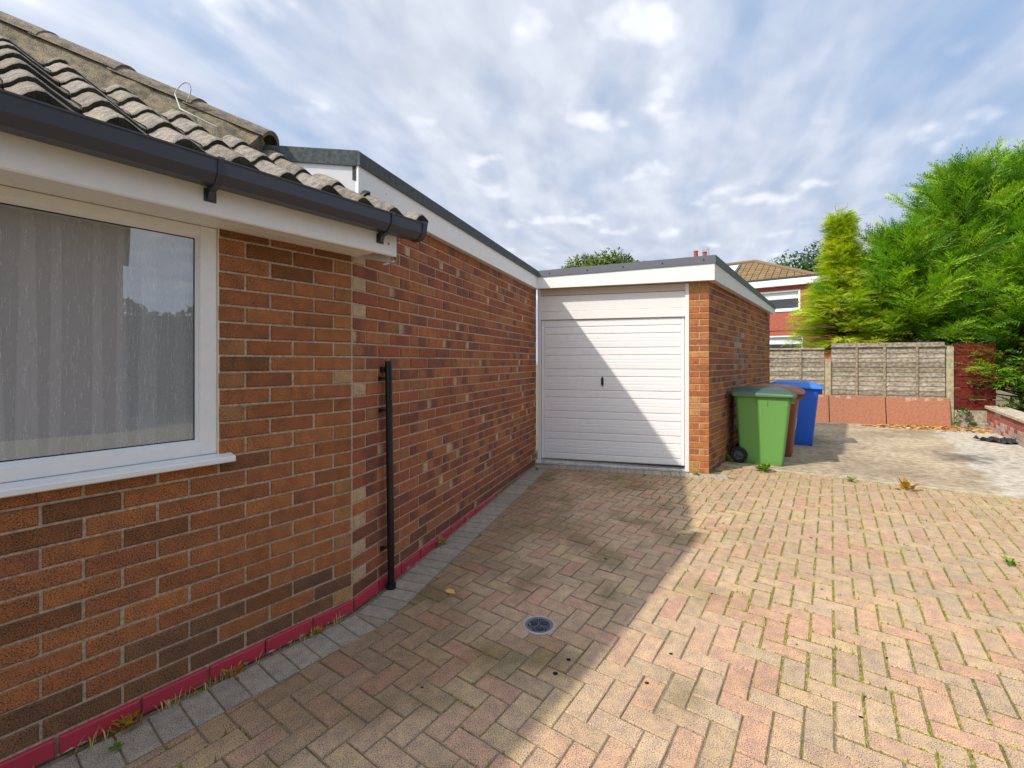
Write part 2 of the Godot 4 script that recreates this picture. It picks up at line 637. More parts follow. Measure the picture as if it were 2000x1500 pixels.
# flakes where the plinth paint has come away, showing pale brick and mortar
func chips(wall: Node3D, x0: float, x1: float, cnt: int) -> void:
	var mb := MB.new()
	for i in cnt:
		var x := rng.randf_range(x0, x1)
		var w := rng.randf_range(0.01, 0.07)
		var h := rng.randf_range(0.003, 0.012) * (2.2 if rng.randf() < 0.12 else 1.0)
		mb.col = jit([lin(206, 178, 170), lin(190, 176, 164), lin(214, 196, 186)][rng.randi_range(0, 2)], 0.08)
		var base := 0.0085
		var n := 6
		for k in n:
			var xa := x + w * k / n
			var xb := x + w * (k + 1) / n
			var ha := h * sin(PI * (k + 0.02) / n) * rng.randf_range(0.5, 1.2)
			var hb := h * sin(PI * (k + 0.98) / n) * rng.randf_range(0.5, 1.2)
			mb.quad(Vector3(xa, base, 0.0136), Vector3(xb, base, 0.0136), Vector3(xb, base + hb, 0.0138), Vector3(xa, base + ha, 0.0138))
	var o := put(mb, "flaked_paint", "mortar", wall)
	o.set_meta("kind", "stuff")


# a flat board standing on four corner points (seen from outside counter-clockwise), with a thickness
func board(mb: MB, a: Vector3, b: Vector3, c: Vector3, d: Vector3, th: float) -> void:
	var nn := (b - a).cross(c - a).normalized() * th
	mb.quad(a, b, c, d)
	mb.quad(b - nn, a - nn, d - nn, c - nn)
	mb.quad(a - nn, b - nn, b, a)
	mb.quad(d, c, c - nn, d - nn)
	mb.quad(b, b - nn, c - nn, c)
	mb.quad(a - nn, a, d, d - nn)


# ---------------------------------------------------------------- bungalow
func build_bungalow() -> void:
	var o := thing("bungalow", "brown brick bungalow with big net curtained window and tiled hip roof", "building", J)
	frame(o, AX_HOUSE)
	var wx1 := -0.659
	var wx0 := -2.55
	# wall: mortar body with the bricks set into it
	var mb := MB.new()
	mb.col = lin(206, 186, 160)
	mb.box(Vector3(-4.6, -0.25, -0.10), Vector3(wx0, 2.0, -0.006))
	mb.box(Vector3(wx0, -0.25, -0.10), Vector3(wx1, 0.955, -0.006))
	mb.box(Vector3(wx1, -0.25, -0.10), Vector3(0.002, 2.0, -0.006))
	var wall := put(mb, "brick_wall", "mortar", o)
	var list := bond(-4.5, -0.004, 1, 27, 0.0, 0.0752, 0.2197, 0.0, [[wx0, wx1, 0.975, 2.1]])
	var near := []
	for b in list:
		if b[0] > -2.6:
			near.append(b)
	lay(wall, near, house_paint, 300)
	var pl := bond(-4.5, -0.002, 0, 1, 0.0, 0.0752, 0.2337, 0.0, [])
	lay(wall, pl, func(_b): return [jit(lin(178, 58, 74), 0.06), jit(lin(184, 62, 78), 0.06)], 60, "plinth_brick", "red_paint", 0.012, 0.10)
	# the skirt of brickwork under the plinth, where paint has flaked
	mb = MB.new()
	mb.col = lin(150, 118, 108)
	mb.box(Vector3(-4.5, -0.2, -0.08), Vector3(0.0, -0.004, 0.006))
	put(mb, "footing", "mortar", o)
	chips(wall, -2.4, -0.05, 34)

	# room behind the window
	mb = MB.new()
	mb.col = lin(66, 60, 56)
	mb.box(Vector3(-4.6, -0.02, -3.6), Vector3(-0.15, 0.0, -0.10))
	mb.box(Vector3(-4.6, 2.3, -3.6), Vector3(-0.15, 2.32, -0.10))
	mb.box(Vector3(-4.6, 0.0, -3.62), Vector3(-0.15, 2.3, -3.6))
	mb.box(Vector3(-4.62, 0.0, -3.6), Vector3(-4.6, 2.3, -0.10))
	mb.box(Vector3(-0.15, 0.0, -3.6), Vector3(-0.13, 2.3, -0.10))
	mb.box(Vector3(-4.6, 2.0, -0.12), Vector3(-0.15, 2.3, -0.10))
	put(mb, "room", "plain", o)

	# window
	var win := Node3D.new()
	win.name = "window"
	o.add_child(win)
	var gx0 := wx0 + 0.065
	var gx1 := -0.7236
	var gy0 := 1.045
	var gy1 := 1.955
	var white := lin(240, 240, 240)
	mb = MB.new()
	mb.col = white
	var zf := -0.012
	for e in [[Vector3(gx1 - 0.004, 0.995, -0.07), Vector3(wx1 - 0.003, 1.993, zf)], [Vector3(wx0 + 0.003, 0.995, -0.07), Vector3(gx0 + 0.004, 1.993, zf)],
			[Vector3(gx0, 0.9945, -0.07), Vector3(gx1, gy0 + 0.002, zf - 0.0015)], [Vector3(gx0, gy1 - 0.002, -0.07), Vector3(gx1, 1.9935, zf - 0.0015)]]:
		mb.box(e[0], e[1], 0.004)
	put(mb, "frame", "upvc", win)
	mb = MB.new()
	mb.col = white
	# glazing bead, sloping in to the glass
	var i := 0.016
	var zo := zf - 0.004
	var zi := -0.040
	var oo := [Vector3(gx0, gy0, zo), Vector3(gx1, gy0, zo), Vector3(gx1, gy1, zo), Vector3(gx0, gy1, zo)]
	var ii := [Vector3(gx0 + i, gy0 + i, zi), Vector3(gx1 - i, gy0 + i, zi), Vector3(gx1 - i, gy1 - i, zi), Vector3(gx0 + i, gy1 - i, zi)]
	for k in 4:
		mb.quad(oo[k], oo[(k + 1) % 4], ii[(k + 1) % 4], ii[k])
	put(mb, "glazing_bead", "upvc", win)
	mb = MB.new()
	mb.col = lin(20, 20, 22)
	var i2 := i + 0.004
	var ig := [Vector3(gx0 + i2, gy0 + i2, zi - 0.002), Vector3(gx1 - i2, gy0 + i2, zi - 0.002), Vector3(gx1 - i2, gy1 - i2, zi - 0.002), Vector3(gx0 + i2, gy1 - i2, zi - 0.002)]
	for k in 4:
		mb.quad(ii[k], ii[(k + 1) % 4], ig[(k + 1) % 4], ig[k])
	put(mb, "gasket", "rubber", win)
	for zz in [zi - 0.003, zi - 0.007, zi - 0.023, zi - 0.027]:
		mb = MB.new()
		mb.quad(Vector3(gx0, gy0, zz), Vector3(gx1, gy0, zz), Vector3(gx1, gy1, zz), Vector3(gx0, gy1, zz))
		put(mb, "pane", "coated_glass" if zz == zi - 0.003 else "glass", win)
	mb = MB.new()
	mb.col = white
	mb.extrude([Vector2(-0.07, 0.958), Vector2(0.052, 0.958), Vector2(0.056, 0.962), Vector2(0.056, 0.978), Vector2(0.050, 0.984), Vector2(-0.01, 0.993), Vector2(-0.07, 0.993)], wx0 - 0.05, -0.612)
	put(mb, "sill", "upvc", win)
	mb = MB.new()
	mb.col = lin(226, 214, 196)
	mb.box(Vector3(wx1 - 0.0035, 0.985, -0.03), Vector3(wx1 + 0.002, 1.99, -0.005))
	put(mb, "sealant", "plain", win)

	# eaves
	var eaves := Node3D.new()
	eaves.name = "eaves"
	o.add_child(eaves)
	mb = MB.new()
	mb.col = lin(242, 241, 240)
	mb.extrude([Vector2(0.172, 1.99), Vector2(0.186, 1.988), Vector2(0.191, 1.994), Vector2(0.191, 2.165), Vector2(0.172, 2.165)], -4.6, 0.155)
	put(mb, "fascia", "upvc", eaves)
	mb = MB.new()
	mb.col = lin(238, 236, 232)
	for e in [[-0.012, 0.048], [0.051, 0.108], [0.111, 0.1715]]:
		mb.box(Vector3(-4.6, 1.992, e[0]), Vector3(0.03, 2.0, e[1]), 0.0015)
	put(mb, "soffit", "upvc", eaves)
	mb = MB.new()
	mb.col = lin(206, 200, 190)
	board(mb, Vector3(0.031, 1.985, 0.02), Vector3(0.13, 1.955, 0.165), Vector3(0.13, 1.997, 0.165), Vector3(0.031, 2.0, 0.02), 0.006)
	put(mb, "soffit_end_board", "upvc", eaves)
	mb = MB.new()
	mb.col = lin(150, 150, 148)
	mb.box(Vector3(0.157, 1.955, 0.168), Vector3(0.160, 2.12, 0.186))
	mb.box(Vector3(0.12, 1.952, 0.168), Vector3(0.160, 1.955, 0.186))
	put(mb, "fixing_strap", "metal", eaves)
	mb = MB.new()
	mb.col = lin(240, 240, 238)
	mb.xf = Transform3D(Basis(Vector3(0, 0, 1), 0.5), Vector3(0.150, 1.965, 0.13))
	var cap := []
	for yy in [-0.003, 0.003]:
		var ring := []
		for k in 14:
			var an := PI * 2 * k / 14.0
			ring.append(Vector3(0.042 * cos(an), yy, -0.05 * sin(an) * (0.7 if sin(an) > 0 else 1.0)))
		cap.append(ring)
	mb.loft(cap)
	put(mb, "plastic_cover", "upvc", eaves)
	mb = MB.new()
	mb.col = lin(168, 148, 128)
	for p in [[-1.42, 2.055], [0.102, 2.05]]:
		mb.xf = Transform3D(Basis(Vector3.RIGHT, PI / 2), Vector3(p[0], p[1], 0.191))
		mb.lathe([Vector2(0.0075, 0.0), Vector2(0.0075, 0.0015), Vector2(0.006, 0.003), Vector2(0.0, 0.0032)], 12)
	put(mb, "screw_cap", "plain", eaves)

	# gutter
	var gut := Node3D.new()
	gut.name = "gutter"
	o.add_child(gut)
	mb = MB.new()
	mb.col = lin(68, 72, 84)
	var gp := [Vector2(0.194, 2.158), Vector2(0.197, 2.115), Vector2(0.215, 2.092), Vector2(0.272, 2.092), Vector2(0.302, 2.124), Vector2(0.306, 2.172), Vector2(0.311, 2.176), Vector2(0.311, 2.182), Vector2(0.300, 2.182),
		Vector2(0.299, 2.127), Vector2(0.270, 2.096), Vector2(0.217, 2.096), Vector2(0.201, 2.117), Vector2(0.198, 2.158)]
	mb.extrude(gp, -4.6, 0.262)
	put(mb, "channel", "gutter", gut)
	for bx in [-2.36, -1.56, -0.757, 0.045]:
		mb = MB.new()
		mb.col = lin(60, 64, 76)
		var sp := [Vector2(0.1915, 2.05), Vector2(0.203, 2.045), Vector2(0.222, 2.075), Vector2(0.276, 2.087), Vector2(0.307, 2.121), Vector2(0.3145, 2.178), Vector2(0.312, 2.187), Vector2(0.299, 2.187),
			Vector2(0.3015, 2.183), Vector2(0.3125, 2.1835), Vector2(0.3125, 2.1755), Vector2(0.3035, 2.1235), Vector2(0.273, 2.0905), Vector2(0.214, 2.0905), Vector2(0.1955, 2.114), Vector2(0.1915, 2.15)]
		mb.extrude(sp, bx - 0.011, bx + 0.011)
		mb.box(Vector3(bx - 0.022, 2.04, 0.1912), Vector3(bx + 0.022, 2.09, 0.1965), 0.001)
		put(mb, "bracket", "gutter", gut)
	mb = MB.new()
	mb.col = lin(62, 66, 78)
	var ce := [Vector2(0.190, 2.160), Vector2(0.193, 2.112), Vector2(0.213, 2.088), Vector2(0.274, 2.088), Vector2(0.306, 2.122), Vector2(0.315, 2.176), Vector2(0.314, 2.187), Vector2(0.190, 2.175)]
	mb.extrude(ce, 0.245, 0.275)
	put(mb, "end_cap", "gutter", gut)

	build_roof(o)


const PITCH := 0.58
func build_roof(o: Node3D) -> void:
	var roof := Node3D.new()
	roof.name = "roof"
	o.add_child(roof)
	var xe := 0.267
	var ze := 0.262
	var y0 := 2.178
	var ex := 0.232
	var tp := 0.186
	var mb := MB.new()
	mb.col = lin(60, 54, 50)
	# decking under the tiles
	board(mb, Vector3(-4.6, y0 - 0.03, ze), Vector3(xe, y0 - 0.03, ze), Vector3(xe - 2.9, y0 - 0.03 + PITCH * 2.9, ze - 2.9), Vector3(-4.6, y0 - 0.03 + PITCH * 2.9, ze - 2.9), 0.02)
	put(mb, "decking", "plain", roof)
	mb = MB.new()
	mb.col = lin(120, 108, 94)
	board(mb, Vector3(xe - 0.66, y0 + PITCH * 0.64, ze - 0.66), Vector3(xe - 0.66, y0 + PITCH * 0.64, ze - 4.8), Vector3(xe - 2.9, y0 + PITCH * 2.88, ze - 4.8), Vector3(xe - 2.9, y0 + PITCH * 2.88, ze - 2.9), 0.03)
	put(mb, "hip_end_slope", "tile", roof)
	var wave := func(x: float) -> float:
		var p := fposmod(x / tp, 1.0)
		return 0.027 * cos(TAU * (p - 0.42)) + 0.006 * cos(TAU * 2.0 * (p - 0.30))
	for r in 12:
		var wf := r * ex - 0.03
		var wb := wf + ex + 0.05
		for k in range(-17, 3):
			var xa := k * tp
			if xa > xe - wf:
				continue
			mb = MB.new()
			mb.uo = Vector2(rng.randf() * 5, rng.randf() * 5)
			var base := jit([lin(172, 163, 150), lin(164, 156, 144), lin(176, 166, 152), lin(156, 146, 132)][rng.randi_range(0, 3)], 0.07)
			var edge := jit(lin(78, 76, 64), 0.2)
			var lift := rng.randf_range(-0.003, 0.004)
			var nseg := 10
			var tp2 := []
			for s in nseg + 1:
				var x := xa + tp * s / nseg + (0.004 if s == 0 else 0.0)
				var w1 := minf(wb, xe - x + 0.01)
				var hw: float = wave.call(x)
				var tilt := 0.004 if s < 3 else 0.0
				var f := Vector3(x, y0 + PITCH * wf + 0.040 + hw + lift + tilt, ze - wf)
				var b := Vector3(x, y0 + PITCH * w1 + 0.040 - 0.028 * (w1 - wf) / (wb - wf) + hw + lift + tilt, ze - w1)
				var dh: float = (wave.call(x + 0.004) - wave.call(x - 0.004)) / 0.008
				var nn := Vector3(-dh, 1.0, PITCH).normalized()
				tp2.append([f, b, nn, w1 > wf])
			for s in nseg:
				var a: Array = tp2[s]
				var b2: Array = tp2[s + 1]
				if not a[3] or not b2[3]:
					continue
				mb.col = base
				var f0: Vector3 = a[0]
				var f1: Vector3 = b2[0]
				var e1: Vector3 = b2[1]
				var e0: Vector3 = a[1]
				var fm0 := f0.lerp(e0, 0.09)
				var fm1 := f1.lerp(e1, 0.09)
				# rounded nose of the tile, edge colour darkened for moss and painted-in shade
				var dn := Vector3(0, -0.008, 0.004)
				var n0: Vector3 = a[2]
				var n1: Vector3 = b2[2]
				mb.tris(fm0, fm1, e1, n0, n1, n1, Vector2(fm0.x, fm0.z) + mb.uo, Vector2(fm1.x, fm1.z) + mb.uo, Vector2(e1.x, e1.z) + mb.uo)
				mb.tris(fm0, e1, e0, n0, n1, n0, Vector2(fm0.x, fm0.z) + mb.uo, Vector2(e1.x, e1.z) + mb.uo, Vector2(e0.x, e0.z) + mb.uo)
				var g0 := f0 + dn
				var g1 := f1 + dn
				var ec := edge.lerp(base, 0.5)
				mb.quadc(g0, g1, fm1, fm0, ec, ec, base, base)
				mb.col = edge
				var u := Vector3(0, -0.040, -0.014)
				mb.quad(g0 + u, g1 + u, g1, g0)
				mb.quad(e0 + u, e1 + u, g1 + u, g0 + u)
				if s == nseg - 1:
					mb.quad(g1 + u, e1 + u, e1, g1)
				if s == 0:
					mb.quad(e0 + u, g0 + u, g0, e0)
			if mb.v.size():
				put(mb, "roof_tile", "tile", roof)
	# hip: bedding mortar and half round hip tiles
	var hd := Vector3(-1, PITCH, -1).normalized()
	var side := Vector3(1, 0, -1).normalized()
	var hu := side.cross(hd).normalized()
	if hu.y < 0:
		hu = -hu
	var start := Vector3(xe, y0 + 0.012, ze)
	var L := sqrt(2.0 + PITCH * PITCH)
	mb = MB.new()
	mb.col = lin(158, 146, 122)
	var nn2 := noise(9.0, 4, 3)
	var t := 0.60
	while t < 3.0:
		var t2 := t + 0.06
		var pa := start + Vector3(-1, PITCH, -1) * t
		var pb := start + Vector3(-1, PITCH, -1) * t2
		var ja := nn2.get_noise_1d(t) * 0.02
		var jb := nn2.get_noise_1d(t2) * 0.02
		mb.quad(pb - side * (0.150 + jb) - hu * 0.070, pa - side * (0.150 + ja) - hu * 0.070, pa - side * (0.085 + ja * 0.5) + hu * 0.072, pb - side * (0.085 + jb * 0.5) + hu * 0.072)
		mb.quad(pb - side * 0.085 + hu * 0.07, pa - side * 0.085 + hu * 0.07, pa + side * 0.12 + hu * 0.02, pb + side * 0.12 + hu * 0.02)
		t = t2
	var bp := start + Vector3(-1, PITCH, -1) * 0.60
	mb.quad(bp - side * 0.15 - hu * 0.03, bp + side * 0.12 - hu * 0.03, bp + side * 0.12 + hu * 0.02, bp - side * 0.085 + hu * 0.07)
	put(mb, "mortar_bedding", "tile", roof)
	var s0 := 0.60 * L
	while s0 < 4.4:
		mb = MB.new()
		mb.uo = Vector2(rng.randf() * 5, rng.randf() * 5)
		mb.col = jit(lin(158, 146, 128), 0.08)
		var p0 := start + hd * (s0 - 0.02)
		var p1 := start + hd * (s0 + 0.40)
		var lft := rng.randf_range(-0.004, 0.006)
		var prev := []
		for q in 11:
			var an := PI * (0.06 + 0.88 * q / 10.0)
			var out := side * cos(an) * 0.105 + hu * (sin(an) * 0.085 + 0.042 + lft)
			var inn := side * cos(an) * 0.090 + hu * (sin(an) * 0.070 + 0.042 + lft)
			var cur := [p0 + out + hu * 0.008, p1 + out - hu * 0.004, p0 + inn, p1 + inn]
			if prev.size():
				mb.face(prev[0], prev[1], cur[1], cur[0], (p0 + p1) / 2)
				mb.face(prev[0], prev[2], cur[2], cur[0], p1)
			prev = cur
		put(mb, "hip_tile", "tile", roof)
		s0 += 0.385
	# loop of cable lying on the hip
	mb = MB.new()
	mb.col = lin(214, 216, 210)
	var hb := start + Vector3(-1, PITCH, -1) * 0.86
	var path := []
	for k in 15:
		var an := lerpf(-0.4, 3.4, k / 14.0)
		path.append(hb - side * (0.12 + 0.01 * k / 14.0) + hu * (0.105 + 0.065 * sin(an) - 0.02) - hd * (0.03 * cos(an)))
	path.append(hb - side * 0.17 - hu * 0.0 - hd * 0.05)
	path.append(hb - side * 0.19 - hu * 0.01 - hd * 0.13)
	path.append(hb - side * 0.17 - hu * 0.01 - hd * 0.24)
	mb.tube(path, 0.0032, 7)
	put(mb, "cable", "plain", roof)


# ---------------------------------------------------------------- net curtain
func build_curtain() -> void:
	var o := thing("net_curtain", "white net curtain hanging in folds behind the bungalow window", "curtain", J)
	frame(o, AX_HOUSE)
	var mb := MB.new()
	var f := noise(2.2, 61, 2)
	# pleats: the net runs forward, doubles back and runs forward again
	var cols := []
	var x := -2.5
	var run := 0.0
	while x < -0.70:
		var w := rng.randf_range(0.065, 0.120)
		var lap := rng.randf_range(0.020, 0.055)
		var wide := rng.randf_range(-0.3, 1.2)
		cols.append([x, 0.0, 0.0, wide, run])
		cols.append([x + w * 0.5, 0.006, 0.0, wide, run + w * 0.5])
		cols.append([x + w, 0.016, 0.5, wide, run + w])
		cols.append([x + w - lap, 0.028, -0.5, wide, run + w + lap])
		x += w + 0.004
		run += w + 2.0 * lap
	var ny := 10
	var pt := func(c: Array, iy: int) -> Vector3:
		var vv := float(iy) / ny
		var sx: float = c[0] + c[2] * 0.030 * vv * c[3] + 0.05 * vv * vv * f.get_noise_1d(c[0] * 1.1 + 30.0)
		return Vector3(minf(sx, -0.70), lerpf(1.955, 1.0, vv), -0.150 + c[1] * (0.5 + 0.9 * vv))
	for ix in cols.size() - 1:
		for iy in ny:
			var a: Vector3 = pt.call(cols[ix], iy + 1)
			var b: Vector3 = pt.call(cols[ix + 1], iy + 1)
			var c: Vector3 = pt.call(cols[ix + 1], iy)
			var d: Vector3 = pt.call(cols[ix], iy)
			var nn := (b - a).cross(c - a).normalized()
			var u0: float = cols[ix][4]
			var u1: float = cols[ix + 1][4]
			mb.tris(a, b, c, nn, nn, nn, Vector2(u0, a.y), Vector2(u1, b.y), Vector2(u1, c.y))
			mb.tris(a, c, d, nn, nn, nn, Vector2(u0, a.y), Vector2(u1, c.y), Vector2(u0, d.y))
	put(mb, "drape", "net", o)
	mb = MB.new()
	mb.col = lin(200, 196, 190)
	mb.tube([Vector3(-2.52, 1.955, -0.135), Vector3(-0.72, 1.955, -0.135)], 0.006, 8)
	put(mb, "rail", "plain", o)


# ---------------------------------------------------------------- extension
func build_extension() -> void:
	var o := thing("flat_roof_extension", "long red brick extension wall under a white fascia with grey felt edge", "building", J)
	frame(o, AX_EXT)
	var L := 3.555
	var mb := MB.new()
	mb.col = lin(206, 184, 158)
	mb.box(Vector3(0.004, -0.25, -0.10), Vector3(L + 0.02, 2.44, -0.005))
	var wall := put(mb, "brick_wall", "mortar", o)
	var list := bond(0.010, L, 1, 32, 0.0, 0.0752, 0.2337, -0.115, [])
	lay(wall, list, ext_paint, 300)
	# painted plinth course; the paint stops part of the way along
	var pl := bond(0.008, L, 0, 1, 0.0, 0.0752, 0.2337, 0.0, [])
	var red := []
	var bare := []
	for b in pl:
		if b[0] < 1.95:
			red.append(b)
		else:
			bare.append(b)
	lay(wall, red, func(_b): return [jit(lin(178, 58, 74), 0.06), jit(lin(184, 62, 78), 0.06)], 60, "plinth_brick", "red_paint", 0.012, 0.10)
	chips(wall, 0.02, 1.9, 22)
	lay(wall, bare, func(_b): return even(jit(lin(150, 104, 84), 0.08)), 60, "bare_plinth_brick", "brick", 0.010, 0.10)
	mb = MB.new()
	mb.col = lin(150, 118, 108)
	mb.box(Vector3(0.0, -0.2, -0.08), Vector3(L, -0.004, 0.006))
	put(mb, "footing", "mortar", o)
	# fascia and felt edge along the roof
	mb = MB.new()
	mb.col = lin(243, 242, 241)
	board(mb, Vector3(-0.006, 2.325, 0.046), Vector3(L - 0.085, 2.337, 0.046), Vector3(L - 0.085, 2.50, 0.046), Vector3(-0.006, 2.50, 0.046), 0.018)
	put(mb, "fascia", "upvc", o)
	mb = MB.new()
	mb.col = lin(225, 222, 215)
	mb.box(Vector3(0.0, 2.335, -0.006), Vector3(L - 0.06, 2.343, 0.030))
	put(mb, "soffit", "upvc", o)
	mb = MB.new()
	mb.col = lin(104, 112, 116)
	mb.extrude([Vector2(0.047, 2.489), Vector2(0.058, 2.487), Vector2(0.056, 2.562), Vector2(0.046, 2.572), Vector2(-0.03, 2.575), Vector2(-0.03, 2.49)], -0.010, L - 0.062)
	put(mb, "felt_edge", "felt", o)
	# the return board that follows the hip
	var inv := o.transform.affine_inverse()
	var c0 := inv * Vector3(-0.862, 0, -2.502)
	var e0 := inv * Vector3(-1.42, 0, -2.447)
	mb = MB.new()
	mb.col = lin(240, 240, 241)
	board(mb, e0 + Vector3(0, 2.36, 0), c0 + Vector3(0, 2.24, 0), c0 + Vector3(0, 2.492, 0), e0 + Vector3(0, 2.51, 0), 0.018)
	put(mb, "return_board", "upvc", o)
	mb = MB.new()
	mb.col = lin(112, 122, 122)
	var outw := (c0 - e0).cross(Vector3.UP).normalized() * 0.010
	board(mb, e0 + outw + Vector3(0, 2.503, 0), c0 + outw + Vector3(0, 2.487, 0), c0 + outw + Vector3(0, 2.572, 0), e0 + outw + Vector3(0, 2.582, 0), 0.05)
	put(mb, "return_felt_edge", "felt", o)
	mb = MB.new()
	mb.col = lin(54, 54, 54)
	for p in [[0.25, 2.42], [0.72, 2.41], [1.25, 2.44], [1.9, 2.40]]:
		mb.xf = Transform3D(Basis(Vector3.RIGHT, PI / 2), Vector3(p[0], p[1], 0.046))
		mb.lathe([Vector2(0.0035, 0.0), Vector2(0.0035, 0.0008), Vector2(0.0, 0.001)], 8)
	put(mb, "fixing_nail", "plain", o)
	# lead flashing tucked between tiles and board
	mb = MB.new()
	mb.col = lin(60, 60, 60)
	var k0 := c0 + Vector3(0.28, 2.19, 0.04)
	board(mb, e0 + Vector3(0, 2.47, 0.03), k0, k0 + Vector3(0, 0.035, -0.02), e0 + Vector3(0, 2.55, 0.0), 0.004)
	put(mb, "flashing", "trim", o)
	# roof deck and the far walls
	mb = MB.new()
	mb.col = lin(92, 94, 94)
	board(mb, Vector3(-0.01, 2.53, 0.03), Vector3(L, 2.53, 0.03), Vector3(L, 2.53, -3.2), Vector3(-0.6, 2.53, -3.2), 0.12)
	put(mb, "roof_deck", "felt", o)
	mb = MB.new()
	mb.col = lin(170, 100, 66)
	mb.box(Vector3(0.0, -0.2, -3.2), Vector3(L, 2.41, -3.1))
	put(mb, "rear_wall", "brick", o)


# ---------------------------------------------------------------- drain pipe on the extension wall
func build_pipe() -> void:
	var o := thing("drain_pipe", "short black drain pipe standing against the brick wall", "pipe", J)
	frame(o, AX_EXT)
	o.position = o.transform * Vector3(0.300, 0.0, 0.0)
	var mb := MB.new()
	mb.col = lin(26, 26, 28)
	var top := Vector3(-0.020, 1.405, 0.042)
	var bot := Vector3(0.002, 0.0, 0.046)
	mb.tube([bot, bot.lerp(top, 0.5), top], 0.0215, 16, false)
	mb.tube([top, bot.lerp(top, 0.5), bot], 0.0185, 16, false)
	put(mb, "pipe", "gutter", o)
	mb = MB.new()
	mb.col = lin(22, 22, 24)
	mb.tube([Vector3(0.002, 0.0, 0.046), Vector3(0.002, 0.03, 0.046)], 0.030, 16)
	put(mb, "foot_collar", "gutter", o)
	for y in [1.30, 1.106, 0.257]:
		mb = MB.new()
		mb.col = lin(24, 24, 26)
		var p := bot.lerp(top, y / 1.405)
		mb.tube([p - Vector3(0, 0.008, 0), p + Vector3(0, 0.008, 0)], 0.0255, 14)
		mb.box(Vector3(p.x - 0.044, y - 0.007, 0.0), Vector3(p.x - 0.015, y + 0.007, 0.022), 0.002)
		mb.box(Vector3(p.x - 0.048, y - 0.014, 0.0), Vector3(p.x - 0.030, y + 0.014, 0.006), 0.001)
		put(mb, "bracket", "gutter", o)
	mb = MB.new()
	mb.col = lin(110, 106, 100)
	var pa := []
	for k in 9:
		var an := -1.2 + 3.6 * k / 8.0
		pa.append(Vector3(0.014 + 0.018 * cos(an), 1.235 + 0.03 * sin(an), 0.03))
	mb.tube(pa, 0.005, 7)
	put(mb, "hook", "metal", o)
	mb = MB.new()
	mb.col = lin(24, 24, 26)
	mb.box(Vector3(-0.052, 1.335, 0.0), Vector3(-0.032, 1.37, 0.028), 0.003)
	put(mb, "clip", "gutter", o)


